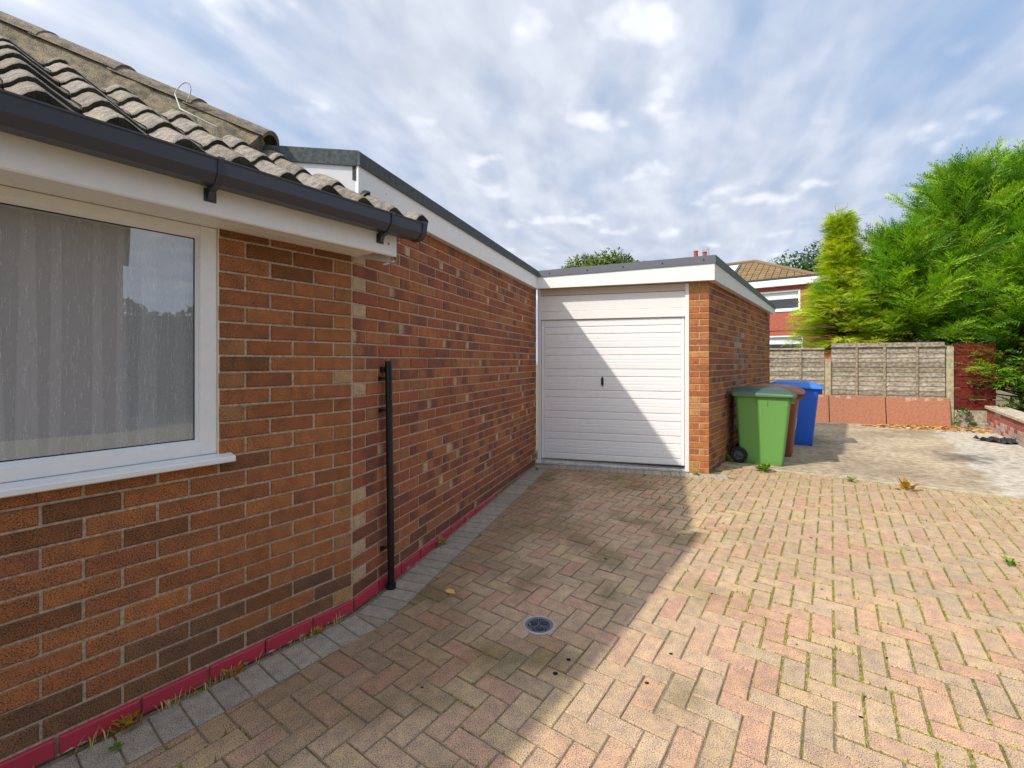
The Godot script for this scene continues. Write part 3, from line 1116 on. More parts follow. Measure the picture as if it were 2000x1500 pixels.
# ---------------------------------------------------------------- garage
func build_garage() -> void:
	var ax := (GB - GA).normalized()
	var o := thing("garage", "flat roofed orange brick garage with white up and over door", "building", GA)
	frame(o, ax)
	var W := (GB - GA).length()
	var px := W - 0.218
	var gb := 0.085
	var sax := Vector3(0.6247, 0, -0.7809)
	var inv := o.transform.affine_inverse()
	# pier
	var mb := MB.new()
	mb.col = lin(212, 186, 158)
	mb.box(Vector3(px + 0.004, -0.2, -0.20), Vector3(W - 0.006, 2.42, -0.005))
	var pier := put(mb, "pier", "mortar", o)
	var list := bond(px, W, 0, 31, gb - 0.02, 0.0768, 0.218, px, [])
	var pl := []
	for b in list:
		if posmod(b[4], 2) == 0:
			pl.append([px, W, b[2], b[3], b[4]])
		elif b[1] - b[0] > 0.05:
			pl.append(b)
	var seen := {}
	var uniq := []
	for b in pl:
		var key := "%d_%.2f" % [b[4], b[0]]
		if not seen.has(key):
			seen[key] = true
			uniq.append(b)
	lay(pier, uniq, garage_paint, 300, "brick", "brick", 0.0, 0.10)
	# side wall
	var side := Node3D.new()
	side.name = "side_wall"
	o.add_child(side)
	side.transform = inv * Transform3D(Basis(sax, Vector3.UP, sax.cross(Vector3.UP)), GB)
	mb = MB.new()
	mb.col = lin(208, 182, 152)
	mb.box(Vector3(0.002, -0.2, -0.10), Vector3(4.03, 2.42, -0.005))
	put(mb, "mortar_body", "mortar", side)
	list = bond(0.0, 4.03, 0, 31, gb - 0.02, 0.0768, 0.228, 0.103, [])
	lay(side, list, side_paint, 300, "brick", "brick", 0.0, 0.09)
	# back and inner walls, so that the garage is closed
	mb = MB.new()
	mb.col = lin(170, 104, 70)
	var bl := inv * (GB + sax * 4.03)
	mb.box(Vector3(bl.x - 4.2, -0.2, bl.z - 0.02), Vector3(bl.x - 0.02, 2.3, bl.z + 0.06))
	put(mb, "rear_wall", "brick", o)

	# door frame, header and door
	var fr := Node3D.new()
	fr.name = "door_frame"
	o.add_child(fr)
	mb = MB.new()
	mb.col = lin(240, 240, 238)
	mb.box(Vector3(0.020, gb, -0.12), Vector3(0.060, 2.34, -0.004), 0.003)
	put(mb, "jamb", "paint", fr)
	mb = MB.new()
	mb.col = lin(240, 240, 238)
	mb.box(Vector3(px - 0.045, gb, -0.12), Vector3(px - 0.002, 2.34, -0.004), 0.003)
	put(mb, "jamb", "paint", fr)
	mb = MB.new()
	mb.col = lin(238, 237, 234)
	mb.box(Vector3(0.061, 2.055, -0.10), Vector3(px - 0.046, 2.255, -0.022), 0.003)
	put(mb, "header_panel", "paint", fr)
	mb = MB.new()
	mb.col = lin(240, 239, 237)
	mb.box(Vector3(0.0605, 1.945, -0.10), Vector3(px - 0.0455, 2.052, -0.014), 0.004)
	put(mb, "header_rail", "paint", fr)
	mb = MB.new()
	mb.col = lin(206, 192, 172)
	mb.box(Vector3(0.02, 2.258, -0.10), Vector3(px, 2.345, -0.010), 0.002)
	put(mb, "header_top_board", "paint", fr)
	mb = MB.new()
	mb.col = lin(230, 229, 226)
	mb.box(Vector3(-0.02, gb - 0.06, -0.16), Vector3(px, gb + 0.018, -0.01), 0.004)
	put(mb, "threshold", "concrete", fr)
	var door := Node3D.new()
	door.name = "garage_door"
	o.add_child(door)
	var dx0 := 0.066
	var dx1 := px - 0.051
	var dy0 := 0.150
	var dy1 := 1.940
	mb = MB.new()
	mb.col = lin(236, 236, 236)
	mb.box(Vector3(dx0, dy0, -0.075), Vector3(dx1, dy1, -0.044))
	put(mb, "backing", "paint", door)
	for e in [[dx0, dx0 + 0.038], [dx1 - 0.038, dx1]]:
		mb = MB.new()
		mb.col = lin(242, 242, 242)
		mb.box(Vector3(e[0], dy0, -0.05), Vector3(e[1], dy1, -0.034), 0.004)
		put(mb, "stile", "paint", door)
	var y := dy1
	var k := 0
	while y > dy0 + 0.03:
		var hgt := 0.092 if k == 0 else (0.094 if k % 2 == 1 else 0.176)
		var yb := maxf(y - hgt, dy0)
		mb = MB.new()
		mb.col = lin(243, 243, 243)
		var f := yb + 0.004
		var t := y - 0.004
		var z0 := -0.043
		var z1 := -0.0345
		# rounded rib with two faint lines on the broad ones
		var prof := [Vector2(z0, f - 0.002), Vector2(z1 - 0.003, f), Vector2(z1, f + 0.006)]
		if hgt > 0.12:
			for g in [0.42, 0.66]:
				var gyy := lerpf(f, t, g)
				prof.append_array([Vector2(z1 + 0.0015, gyy - 0.006), Vector2(z1 - 0.0022, gyy), Vector2(z1 + 0.0008, gyy + 0.005)])
		prof.append_array([Vector2(z1, t - 0.006), Vector2(z1 - 0.003, t), Vector2(z0, t + 0.002)])
		mb.extrude(prof, dx0 + 0.040, dx1 - 0.040)
		put(mb, "door_panel", "paint", door)
		y = yb
		k += 1
	mb = MB.new()
	mb.col = lin(22, 22, 24)
	var hx := 0.845
	var hy := 1.155
	mb.box(Vector3(hx - 0.016, hy - 0.045, -0.036), Vector3(hx + 0.016, hy + 0.045, -0.026), 0.004)
	mb.box(Vector3(hx - 0.008, hy - 0.06, -0.03), Vector3(hx + 0.008, hy + 0.06, -0.020), 0.004)
	mb.xf = Transform3D(Basis(Vector3.RIGHT, PI / 2), Vector3(hx, hy, -0.026))
	mb.lathe([Vector2(0.012, 0), Vector2(0.012, 0.012), Vector2(0.008, 0.016), Vector2(0, 0.016)], 14)
	mb.xf = Transform3D()
	mb.box(Vector3(hx - 0.006, hy - 0.055, -0.012), Vector3(hx + 0.006, hy + 0.012, -0.004), 0.003)
	put(mb, "handle", "gutter", door)

	# roof edge: white fascia and grey trim, front and side
	var sl := func(p: Vector3) -> Vector3: return inv * p
	var fz := 0.095
	var fl := Vector3(-0.02, 0, fz)
	var corner := Vector3(W + 0.045, 0, fz)
	var sd := side.transform.basis.x
	var far := corner + sd * 4.18
	mb = MB.new()
	mb.col = lin(243, 242, 240)
	board(mb, fl + Vector3(0, 2.338, 0), corner + Vector3(0, 2.352, 0), corner + Vector3(0, 2.555, 0), fl + Vector3(0, 2.49, 0), 0.018)
	put(mb, "front_fascia", "upvc", o)
	mb = MB.new()
	mb.col = lin(236, 236, 236)
	board(mb, corner + Vector3(0, 2.352, 0), far + Vector3(0, 2.29, 0), far + Vector3(0, 2.395, 0), corner + Vector3(0, 2.555, 0), 0.018)
	put(mb, "side_fascia", "upvc", o)
	mb = MB.new()
	mb.col = lin(222, 214, 202)
	mb.quad(Vector3(-0.02, 2.345, -0.02), corner + Vector3(-0.06, 2.355, -0.115), corner + Vector3(0, 2.355, -0.003), Vector3(-0.02, 2.345, fz - 0.003))
	mb.quad(corner + Vector3(-0.09, 2.357, -0.1), far + Vector3(-0.09, 2.30, 0), far + Vector3(-0.004, 2.30, 0), corner + Vector3(-0.004, 2.357, 0))
	put(mb, "soffit", "upvc", o)
	var of := Vector3(0, 0, 0.010)
	var sn := side.transform.basis.z * 0.010
	var cc := corner + of + Vector3(0.010, 0, 0)
	mb = MB.new()
	mb.col = lin(108, 114, 122)
	board(mb, fl + of + Vector3(0, 2.481, 0), cc + Vector3(0, 2.547, 0), cc + Vector3(0, 2.640, 0), fl + of + Vector3(0, 2.562, 0), 0.05)
	put(mb, "front_trim", "trim", o)
	mb = MB.new()
	mb.col = lin(98, 112, 114)
	board(mb, cc + Vector3(0, 2.547, 0), far + sn + Vector3(0, 2.385, 0), far + sn + Vector3(0, 2.445, 0), cc + Vector3(0, 2.640, 0), 0.05)
	put(mb, "side_trim", "trim", o)
	mb = MB.new()
	mb.col = lin(30, 32, 34)
	for q in [0.10, 0.32, 0.52, 0.73, 0.94]:
		var p := (fl + of).lerp(cc, q)
		mb.xf = Transform3D(Basis(Vector3.RIGHT, PI / 2), p + Vector3(0, lerpf(2.515, 2.592, q), 0.0))
		mb.lathe([Vector2(0.009, 0.0), Vector2(0.009, 0.002), Vector2(0.0, 0.003)], 10)
	put(mb, "trim_screw", "plain", o)
	mb = MB.new()
	mb.col = lin(96, 98, 98)
	board(mb, fl + Vector3(0, 2.545, -0.03), corner + Vector3(-0.03, 2.60, -0.03), far + Vector3(-0.03, 2.41, 0), far + Vector3(-4.0, 2.41, 0), 0.10)
	put(mb, "roof_deck", "felt", o)


# ---------------------------------------------------------------- drive
func clip_half(poly: Array, p: Vector2, nrm: Vector2) -> Array:      # keeps the side that nrm points to
	var out := []
	for i in poly.size():
		var a: Vector2 = poly[i]
		var b: Vector2 = poly[(i + 1) % poly.size()]
		var da := (a - p).dot(nrm)
		var db := (b - p).dot(nrm)
		if da >= 0:
			out.append(a)
		if (da >= 0) != (db >= 0):
			out.append(a.lerp(b, da / (da - db)))
	return out


func area2(poly: Array) -> float:
	var s := 0.0
	for i in poly.size():
		s += poly[i].cross(poly[(i + 1) % poly.size()])
	return s / 2.0


func inset(poly: Array, k: float) -> Array:                          # convex, counter-clockwise in (x, depth)
	var out := poly
	var n := poly.size()
	for i in n:
		var a: Vector2 = poly[i]
		var e: Vector2 = (poly[(i + 1) % n] - a)
		if e.length() < 0.0005:
			continue
		e = e.normalized()
		var inw := Vector2(-e.y, e.x)
		out = clip_half(out, a + inw * k, inw)
	return out


var f_tone: FastNoiseLite
var f_green: FastNoiseLite
var f_patch: FastNoiseLite

# paving tone by place: darker by the walls and garage, patches of green
func paving_tone(x: float, d: float, base: Color) -> Color:
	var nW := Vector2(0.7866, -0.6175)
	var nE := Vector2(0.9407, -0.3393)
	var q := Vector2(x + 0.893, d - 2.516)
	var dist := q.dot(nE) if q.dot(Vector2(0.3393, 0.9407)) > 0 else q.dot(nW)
	var f := f_tone.get_noise_2d(x * 1.0, d * 1.0)
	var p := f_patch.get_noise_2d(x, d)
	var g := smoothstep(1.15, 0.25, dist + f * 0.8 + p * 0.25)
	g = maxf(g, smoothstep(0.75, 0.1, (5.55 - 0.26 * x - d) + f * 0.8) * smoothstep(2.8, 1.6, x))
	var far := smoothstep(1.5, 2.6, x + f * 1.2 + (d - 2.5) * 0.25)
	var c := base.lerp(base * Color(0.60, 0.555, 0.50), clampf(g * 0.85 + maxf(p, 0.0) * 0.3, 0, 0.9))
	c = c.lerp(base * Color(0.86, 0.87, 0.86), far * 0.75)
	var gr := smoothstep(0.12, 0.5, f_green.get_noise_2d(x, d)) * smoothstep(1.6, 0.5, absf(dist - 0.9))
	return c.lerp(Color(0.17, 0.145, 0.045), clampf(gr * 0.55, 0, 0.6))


func paver_shape(mb: MB, poly: Array, base: Color, k := 0.004, sink := 0.0, worn := 1.0) -> void:  # worn: how much of the place-based tone goes into the colour
	if area2(poly) < 0:
		poly = poly.duplicate()
		poly.reverse()
	var top := inset(poly, k)
	if top.size() < 3:
		return
	mb.uo = Vector2(rng.randf() * 9, rng.randf() * 9)
	var c := Vector2.ZERO
	for p in poly:
		c += p
	c /= poly.size()
	var tx := rng.randf_range(-0.012, 0.012)
	var td := rng.randf_range(-0.012, 0.012)
	var h := func(p: Vector2) -> float: return gy(p.x, p.y) + sink + (p.x - c.x) * tx + (p.y - c.y) * td
	var w := func(p: Vector2, dy: float) -> Vector3: return Vector3(p.x, h.call(p) + dy, -p.y)
	var col := func(p: Vector2) -> Color: return base.lerp(paving_tone(p.x, p.y, base), worn)
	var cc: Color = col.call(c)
	for i in top.size():
		var a: Vector2 = top[i]
		var b: Vector2 = top[(i + 1) % top.size()]
		var m := (a + b) / 2.0
		for e in [[a, m], [m, b]]:
			var p0: Vector3 = w.call(c, 0.0)
			var p1: Vector3 = w.call(e[0], 0.0)
			var p2: Vector3 = w.call(e[1], 0.0)
			var nn := (p1 - p0).cross(p2 - p0).normalized()
			mb.vert(p0, nn, cc, Vector2(p0.x, p0.z) + mb.uo)
			mb.vert(p2, nn, col.call(e[1]), Vector2(p2.x, p2.z) + mb.uo)
			mb.vert(p1, nn, col.call(e[0]), Vector2(p1.x, p1.z) + mb.uo)
	var m2 := poly.size()
	for i in m2:
		var a: Vector2 = poly[i]
		var b: Vector2 = poly[(i + 1) % m2]
		var e := (b - a).normalized()
		var inw := Vector2(-e.y, e.x) * k
		mb.col = cc * Color(0.9, 0.9, 0.9)
		mb.quad(w.call(a, -k), w.call(b, -k), w.call(b + inw - e * k, 0.0), w.call(a + inw + e * k, 0.0))
		mb.quad(w.call(a, -0.03), w.call(b, -0.03), w.call(b, -k), w.call(a, -k))


const SLAB0 := Vector2(2.62, 5.74)
const SLABD := Vector2(0.84, -0.543)
const GULLY := Vector2(0.144, 2.39)

func build_drive() -> void:
	f_tone = noise(0.9, 5, 4)
	f_green = noise(1.6, 8, 3)
	f_patch = noise(2.8, 14, 3)
	# bed of sand and moss in which the blocks lie
	var mb := MB.new()
	mb.col = lin(120, 112, 84)
	var step := 0.1
	var x := -3.2
	var fm := noise(2.2, 41, 4)
	while x < 7.0:
		var d := -0.6
		while d < 6.2:
			var q := [Vector2(x, d), Vector2(x + step, d), Vector2(x + step, d + step), Vector2(x, d + step)]
			var mid := Vector2(x + step / 2, d + step / 2)
			var w := []
			for p in q:
				w.append(Vector3(p.x, gy(p.x, p.y) - 0.0055, -p.y))
			var inhole := mid.distance_to(GULLY) < 0.11
			var beyond := (mid - SLAB0).dot(Vector2(0.543, 0.84)) > 0.1 and mid.x > 2.4
			if not inhole and not beyond:
				var mossy := smoothstep(-0.15, 0.3, fm.get_noise_2d(mid.x, mid.y) + smoothstep(1.0, 2.2, mid.x) * 0.45 - 0.12)
				mb.col = lin(156, 142, 118).lerp(lin(118, 122, 62), mossy * 0.8)
				mb.quad(w[0], w[1], w[2], w[3])
			d += step
		x += step
	var drive := put(mb, "driveway", "joint", self)
	tag(drive, "block paved driveway in herringbone with mossy joints", "", "", "structure")

	var nW := Vector2(0.7866, -0.6175)
	var nE := Vector2(0.9407, -0.3393)
	var j := Vector2(-0.893, 2.516)
	var gdir := Vector2(2.328 - 0.313, 5.315 - 5.86).normalized()
	var nG := Vector2(gdir.y, -gdir.x)
	var ga := Vector2(0.313, 5.86)
	var A := Vector2(0.578, 0.816)
	var B := Vector2(0.816, -0.578)
	var org := Vector2(0.61, 1.52)
	var u := 0.0985
	var pieces := []
	var pal := [lin(216, 186, 154), lin(213, 182, 150), lin(218, 188, 156), lin(211, 181, 150), lin(220, 180, 150), lin(216, 174, 146), lin(211, 183, 150), lin(208, 183, 152), lin(218, 189, 150), lin(216, 181, 150)]
	for ia in range(-45, 75):
		for ib in range(-50, 70):
			var m := posmod(ib - ia, 4)
			var w := 0
			var lb := 2.0
			var la := 1.0
			if m == 0:
				w = 1
			elif m == 3:
				w = 1
				lb = 1.0
				la = 2.0
			if w == 0:
				continue
			var p0 := org + B * u * ib + A * u * ia
			var cen := p0 + B * u * lb / 2 + A * u * la / 2
			if cen.y < 0.3 or cen.x / maxf(cen.y, 0.1) > 3.2 or cen.x > 5.6 or cen.x / maxf(cen.y, 0.1) < -1.9 or cen.y > 6.3:
				continue
			var g := 0.0022 + rng.randf_range(0.0, 0.0016) + (0.0016 if cen.x > 1.2 else 0.0)
			var sh := Vector2(rng.randf_range(-0.001, 0.001), rng.randf_range(-0.001, 0.001))
			var poly := [p0 + B * g + A * g + sh, p0 + B * (u * lb - g) + A * g + sh, p0 + B * (u * lb - g) + A * (u * la - g) + sh, p0 + B * g + A * (u * la - g) + sh]
			var q := cen - j
			if q.dot(Vector2(0.3393, 0.9407) + Vector2(0.6175, 0.7866)) > 0:
				poly = clip_half(poly, j + nE * 0.238, nE)
			else:
				poly = clip_half(poly, j + nW * 0.238, nW)
			poly = clip_half(poly, ga + nG * 0.222, nG) if cen.x < 2.45 else poly
			poly = clip_half(poly, SLAB0 - Vector2(0.543, 0.84) * 0.004, -Vector2(0.543, 0.84)) if poly.size() and cen.x > 2.3 else poly
			if poly.size() < 3 or absf(area2(poly)) < 0.0012:
				continue
			pieces.append([poly, jit(pal[rng.randi_range(0, 9)], 0.06), cen, "paver"])
	# soldier courses of grey blocks along the walls
	var rows := [[j, -Vector2(0.6175, 0.7866), nW, 3.0], [j, Vector2(0.3393, 0.9407), nE, 3.38], [ga + gdir * 0.22, gdir, nG, 1.98]]
	for r in rows:
		var s := 0.004
		while s < r[3]:
			var a: Vector2 = r[0] + r[1] * s + r[2] * 0.034
			var b: Vector2 = r[0] + r[1] * (s + 0.097) + r[2] * 0.034
			var o := rng.randf_range(-0.003, 0.003)
			var poly := [a, b, b + r[2] * (0.197 + o), a + r[2] * (0.197 + o)]
			pieces.append([poly, jit([lin(196, 186, 170), lin(190, 180, 165), lin(202, 190, 174)][rng.randi_range(0, 2)], 0.06), (a + b) / 2, "edging_block"])
			s += 0.102
	pieces.append([[j + nW * 0.036, j + nE * 0.036, j + nE * 0.230, j + nW * 0.230], lin(184, 174, 156), j + nE * 0.1, "edging_block"])
	var circle := PackedVector2Array()
	for k in 28:
		circle.append(GULLY + Vector2(cos(TAU * k / 28), sin(TAU * k / 28)) * 0.083)
	pieces.sort_custom(func(p, q): return p[2].length() < q[2].length())
	var counts := {"paver": 0, "edging_block": 0}
	var rest := {"paver": MB.new(), "edging_block": MB.new()}
	for p in pieces:
		var cen: Vector2 = p[2]
		var vis := cen.y > 1.42 and absf(cen.x / cen.y) < 1.16
		if cen.distance_to(GULLY) < 0.2:
			var cut := Geometry2D.clip_polygons(PackedVector2Array(p[0]), circle)
			for c in cut:
				if c.size() >= 3:
					mb = MB.new()
					mb.uo = Vector2(rng.randf() * 9, rng.randf() * 9)
					var ix := Geometry2D.triangulate_polygon(c)
					for i in range(0, ix.size(), 3):
						var tv := []
						for kk in [ix[i], ix[i + 1], ix[i + 2]]:
							var pt: Vector2 = c[kk]
							tv.append(Vector3(pt.x, gy(pt.x, pt.y), -pt.y))
						mb.col = paving_tone(cen.x, cen.y, p[1])
						mb.tri_out(tv[0], tv[1], tv[2], Vector3(tv[0].x, -1.0, tv[0].z))
					for i in c.size():
						var a: Vector2 = c[i]
						var b: Vector2 = c[(i + 1) % c.size()]
						mb.col = p[1]
						mb.face(Vector3(a.x, gy(a.x, a.y) - 0.03, -a.y), Vector3(b.x, gy(b.x, b.y) - 0.03, -b.y), Vector3(b.x, gy(b.x, b.y), -b.y), Vector3(a.x, gy(a.x, a.y), -a.y), Vector3(cen.x, 0, -cen.y))
					if mb.v.size():
						put(mb, "paver", "paver", drive)
						counts.paver += 1
			continue
		if vis and counts[p[3]] < 296:
			mb = MB.new()
			paver_shape(mb, p[0], p[1], 0.0035, rng.randf_range(-0.0015, 0.0015), 1.0 if p[3] == "paver" else 0.35)
			if mb.v.size():
				put(mb, p[3], "paver", drive)
				counts[p[3]] += 1
		else:
			paver_shape(rest[p[3]], p[0], p[1], 0.0035, rng.randf_range(-0.0015, 0.0015), 1.0 if p[3] == "paver" else 0.35)
	for k in rest:
		if rest[k].v.size():
			var o := put(rest[k], k + "_field", "paver", drive)
			o.set_meta("kind", "stuff")
	build_moss(pieces)


func build_moss(pieces: Array) -> void:
	# cushions of moss and little grasses growing out of the joints
	var mb := MB.new()
	var fm := noise(1.3, 33, 3)
	for p in pieces:
		var cen: Vector2 = p[2]
		if cen.y < 1.3 or cen.y > 6.0 or absf(cen.x / cen.y) > 1.25 or p[3] != "paver":
			continue
		var lush := fm.get_noise_2d(cen.x, cen.y) + smoothstep(0.65, 1.6, cen.x) * 0.75 + smoothstep(4.0, 5.2, cen.y) * 0.25 - 0.22
		if lush < 0.0:
			if rng.randf() > 0.10:
				continue
			lush = 0.05
		var poly: Array = p[0]
		for i in poly.size():
			var a: Vector2 = poly[i]
			var b: Vector2 = poly[(i + 1) % poly.size()]
			var ln := a.distance_to(b)
			var cnt := int(ln * 130.0 * clampf(lush, 0.05, 0.75) * rng.randf_range(0.2, 1.4))
			var out := Vector2((b - a).y, -(b - a).x).normalized() * 0.003
			for k in cnt:
				var q := a.lerp(b, rng.randf()) + out * rng.randf_range(0.0, 1.6)
				var y := gy(q.x, q.y) - 0.006
				var r := rng.randf_range(0.0035, 0.008)
				var hh := rng.randf_range(0.005, 0.013)
				var tall := rng.randf() < 0.035
				if tall:
					hh *= 3.0
				var c: Color = [lin(140, 146, 58), lin(124, 132, 54), lin(160, 156, 68), lin(112, 114, 58), lin(166, 148, 76)][rng.randi_range(0, 4)]
				c = jit(c, 0.15)
				var an := rng.randf() * TAU
				for e in 3:
					var t := an + TAU * e / 3.0
					var t2 := t + TAU / 3.0
					var w0 := Vector3(q.x + cos(t) * r, y, -q.y + sin(t) * r)
					var w1 := Vector3(q.x + cos(t2) * r, y, -q.y + sin(t2) * r)
					var tip := Vector3(q.x, y + hh, -q.y)
					mb.col = c
					mb.tri(w1, w0, tip)
	var o := put(mb, "moss", "plain", self)
	tag(o, "green moss and tiny grass growing in the paving joints", "moss", "", "stuff")


func blades(mb: MB, at: Vector3, cnt: int, ln: float, spread: float, cols: Array, width := 0.004) -> void:
	for k in cnt:
		var an := rng.randf() * TAU
		var o := Vector3(cos(an), 0, sin(an))
		var base := at + o * rng.randf() * spread
		var tilt := rng.randf_range(0.15, 1.1)
		var l := ln * rng.randf_range(0.5, 1.2)
		var mid := base + Vector3(0, l * 0.55, 0) * cos(tilt * 0.6) + o * l * 0.45 * sin(tilt * 0.7)
		var tip := mid + Vector3(0, l * 0.45, 0) * cos(tilt * 1.4) + o * l * 0.5 * sin(tilt * 1.2)
		var s := Vector3(-o.z, 0, o.x) * width
		mb.col = jit(cols[rng.randi_range(0, cols.size() - 1)], 0.15)
		mb.quad(base - s, base + s, mid + s * 0.8, mid - s * 0.8)
		mb.tri(mid - s * 0.8, mid + s * 0.8, tip)


func leafy(mb: MB, at: Vector3, cnt: int, size: float, spread: float, high: float, cols: Array) -> void:
	for k in cnt:
		var an := rng.randf() * TAU
		var el := rng.randf_range(0.1, 1.2)
		var o := Vector3(cos(an) * cos(el), sin(el), sin(an) * cos(el))
		var c := at + Vector3(cos(an), 0, sin(an)) * rng.randf() * spread + Vector3(0, rng.randf() * high, 0)
		var s := o.cross(Vector3.UP).normalized() * size * 0.32
		mb.col = jit(cols[rng.randi_range(0, cols.size() - 1)], 0.18)
		var l := o * size * rng.randf_range(0.6, 1.1)
		mb.tri(c, c + l * 0.5 + s, c + l)
		mb.tri(c, c + l, c + l * 0.5 - s)


func at_ground(x: float, d: float, dy := 0.0) -> Vector3:
	return Vector3(x, gy(x, d) + dy, -d)


func build_weeds() -> void:
	var dry := [lin(196, 172, 104), lin(176, 150, 88), lin(208, 188, 124), lin(150, 132, 70)]
	var green := [lin(112, 150, 46), lin(132, 164, 56), lin(96, 130, 44), lin(150, 172, 70)]
	var amber := [lin(190, 146, 44), lin(172, 130, 48), lin(200, 160, 70)]
	var hd := Vector2(0.6175, 0.7866)
	var nW := Vector2(0.7866, -0.6175)
	var ed := Vector2(0.3393, 0.9407)
	var nE := Vector2(0.9407, -0.3393)
	var j := Vector2(-0.893, 2.516)
	# dried grass lying in the gap at the foot of the wall
	var mb := MB.new()
	for k in 90:
		var s := rng.randf_range(0.05, 1.35)
		var clump := 0.5 + 0.5 * sin(s * 9.0)
		if rng.randf() > clump + 0.15:
			continue
		var p := j - hd * s + nW * rng.randf_range(0.012, 0.05)
		blades(mb, at_ground(p.x, p.y, -0.004), 4, 0.055, 0.02, dry, 0.0016)
	for k in 40:
		var s := rng.randf_range(0.5, 2.3)
		if sin(s * 6.0) < 0.1:
			continue
		var p := j + ed * s + nE * rng.randf_range(0.014, 0.05)
		blades(mb, at_ground(p.x, p.y, -0.004), 3, 0.05, 0.02, dry, 0.0016)
	var o := put(mb, "dry_grass", "plain", self)
	tag(o, "straw coloured dry grass along the foot of the walls", "grass", "", "stuff")
	# single plants
	var spots := [
		["weed", "amber seedling standing against the red plinth under the window", j - hd * 0.985 + nW * 0.028, amber, 0.075, 14],
		["weed", "small amber weed beside the red plinth, nearer the pipe", j - hd * 0.62 + nW * 0.03, amber, 0.06, 10],
		["weed", "tiny green seedling between two grey edging blocks", j - hd * 1.03 + nW * 0.125, green, 0.03, 9],
		["weed", "orange weed on the chipped corner of the red plinth", j - hd * 0.22 + nW * 0.035, amber, 0.045, 10],
		["weed", "dry brown weed at the plinth halfway along the extension", j + ed * 0.95 + nE * 0.03, dry, 0.08, 12],
		["weed", "low green weed at the corner of extension and garage door", j + ed * 3.20 + nE * 0.12, green, 0.045, 12],
		["weed", "leafy green weed growing at the front edge of the concrete", Vector2(3.02, 5.40), green, 0.13, 26],
		["weed", "short green weed at the concrete edge, right of the leafy one", Vector2(3.72, 4.93), green, 0.07, 12],
		["weed", "bright green weed in the open paving at the right", Vector2(3.30, 2.98), green, 0.06, 14],
		["weed", "thin amber stalks by the concrete edge at the far right", Vector2(4.05, 4.62), amber, 0.13, 14],
		["weed", "green weed at the foot of the orange brick pier", Vector2(2.14, 5.24), green, 0.06, 14],
		["weed", "green weed beside the wheel of the green bin", Vector2(2.86, 5.90), green, 0.12, 12]]
	for s in spots:
		var p: Vector2 = s[2]
		var h := maxf(gy(p.x, p.y), 0.0)
		var t := thing(s[0], s[1], "weed", Vector3(p.x, h - 0.003, -p.y), "weeds in the paving")
		mb = MB.new()
		leafy(mb, Vector3.ZERO, s[5] * 2, s[4] * 0.55, s[4] * 0.5, s[4] * 0.55, s[3])
		put(mb, "leaves", "leaf", t)
		mb = MB.new()
		blades(mb, Vector3.ZERO, int(s[5] * 0.6), s[4], s[4] * 0.25, s[3], 0.0015)
		put(mb, "stems", "leaf", t)
	# moss grown thick around the gully
	# a fallen leaf and crumbs of dirt on the paving
	var leaves := [[Vector2(1.55, 5.25), "pale dry leaf lying in front of the garage door"], [Vector2(-0.37, 2.72), "yellow leaf on the paving near the pipe foot"], [Vector2(0.62, 5.72), "curled dry leaf near the bottom of the garage door"]]
	for l in leaves:
		var p: Vector2 = l[0]
		var t := MB.new()
		t.col = jit(lin(206, 168, 96), 0.1)
		var q := [Vector3(-0.035, 0.004, 0), Vector3(-0.01, 0.012, 0.016), Vector3(0.02, 0.014, 0.012), Vector3(0.042, 0.006, 0), Vector3(0.02, 0.003, -0.016), Vector3(-0.012, 0.005, -0.017)]
		for k in range(1, 5):
			t.tri(q[0], q[k], q[k + 1])
		var n := put(t, numbered("fallen_leaf"), "plain", self)
		n.position = at_ground(p.x, p.y, 0.001)
		n.rotation.y = rng.randf() * TAU
		tag(n, l[1], "leaf", "fallen leaves")
	mb = MB.new()
	for k in 26:
		var p := Vector2(rng.randf_range(-0.6, 2.6), rng.randf_range(1.7, 5.3))
		var q := p - j
		if q.dot(nE) < 0.3 or q.dot(nW) < 0.3:
			continue
		var r := rng.randf_range(0.005, 0.013)
		mb.col = jit(lin(40, 34, 30), 0.3)
		mb.xf = Transform3D(Basis(Vector3.UP, rng.randf() * TAU).scaled(Vector3(1, 0.5, rng.randf_range(0.5, 1))), at_ground(p.x, p.y))
		mb.lathe([Vector2(r, 0.0), Vector2(r * 0.9, r * 0.4), Vector2(r * 0.45, r * 0.8), Vector2(0, r * 0.9)], 7)
	o = put(mb, "dirt_crumbs", "plain", self)
	tag(o, "small dark crumbs of dirt scattered on the paving", "dirt", "", "stuff")


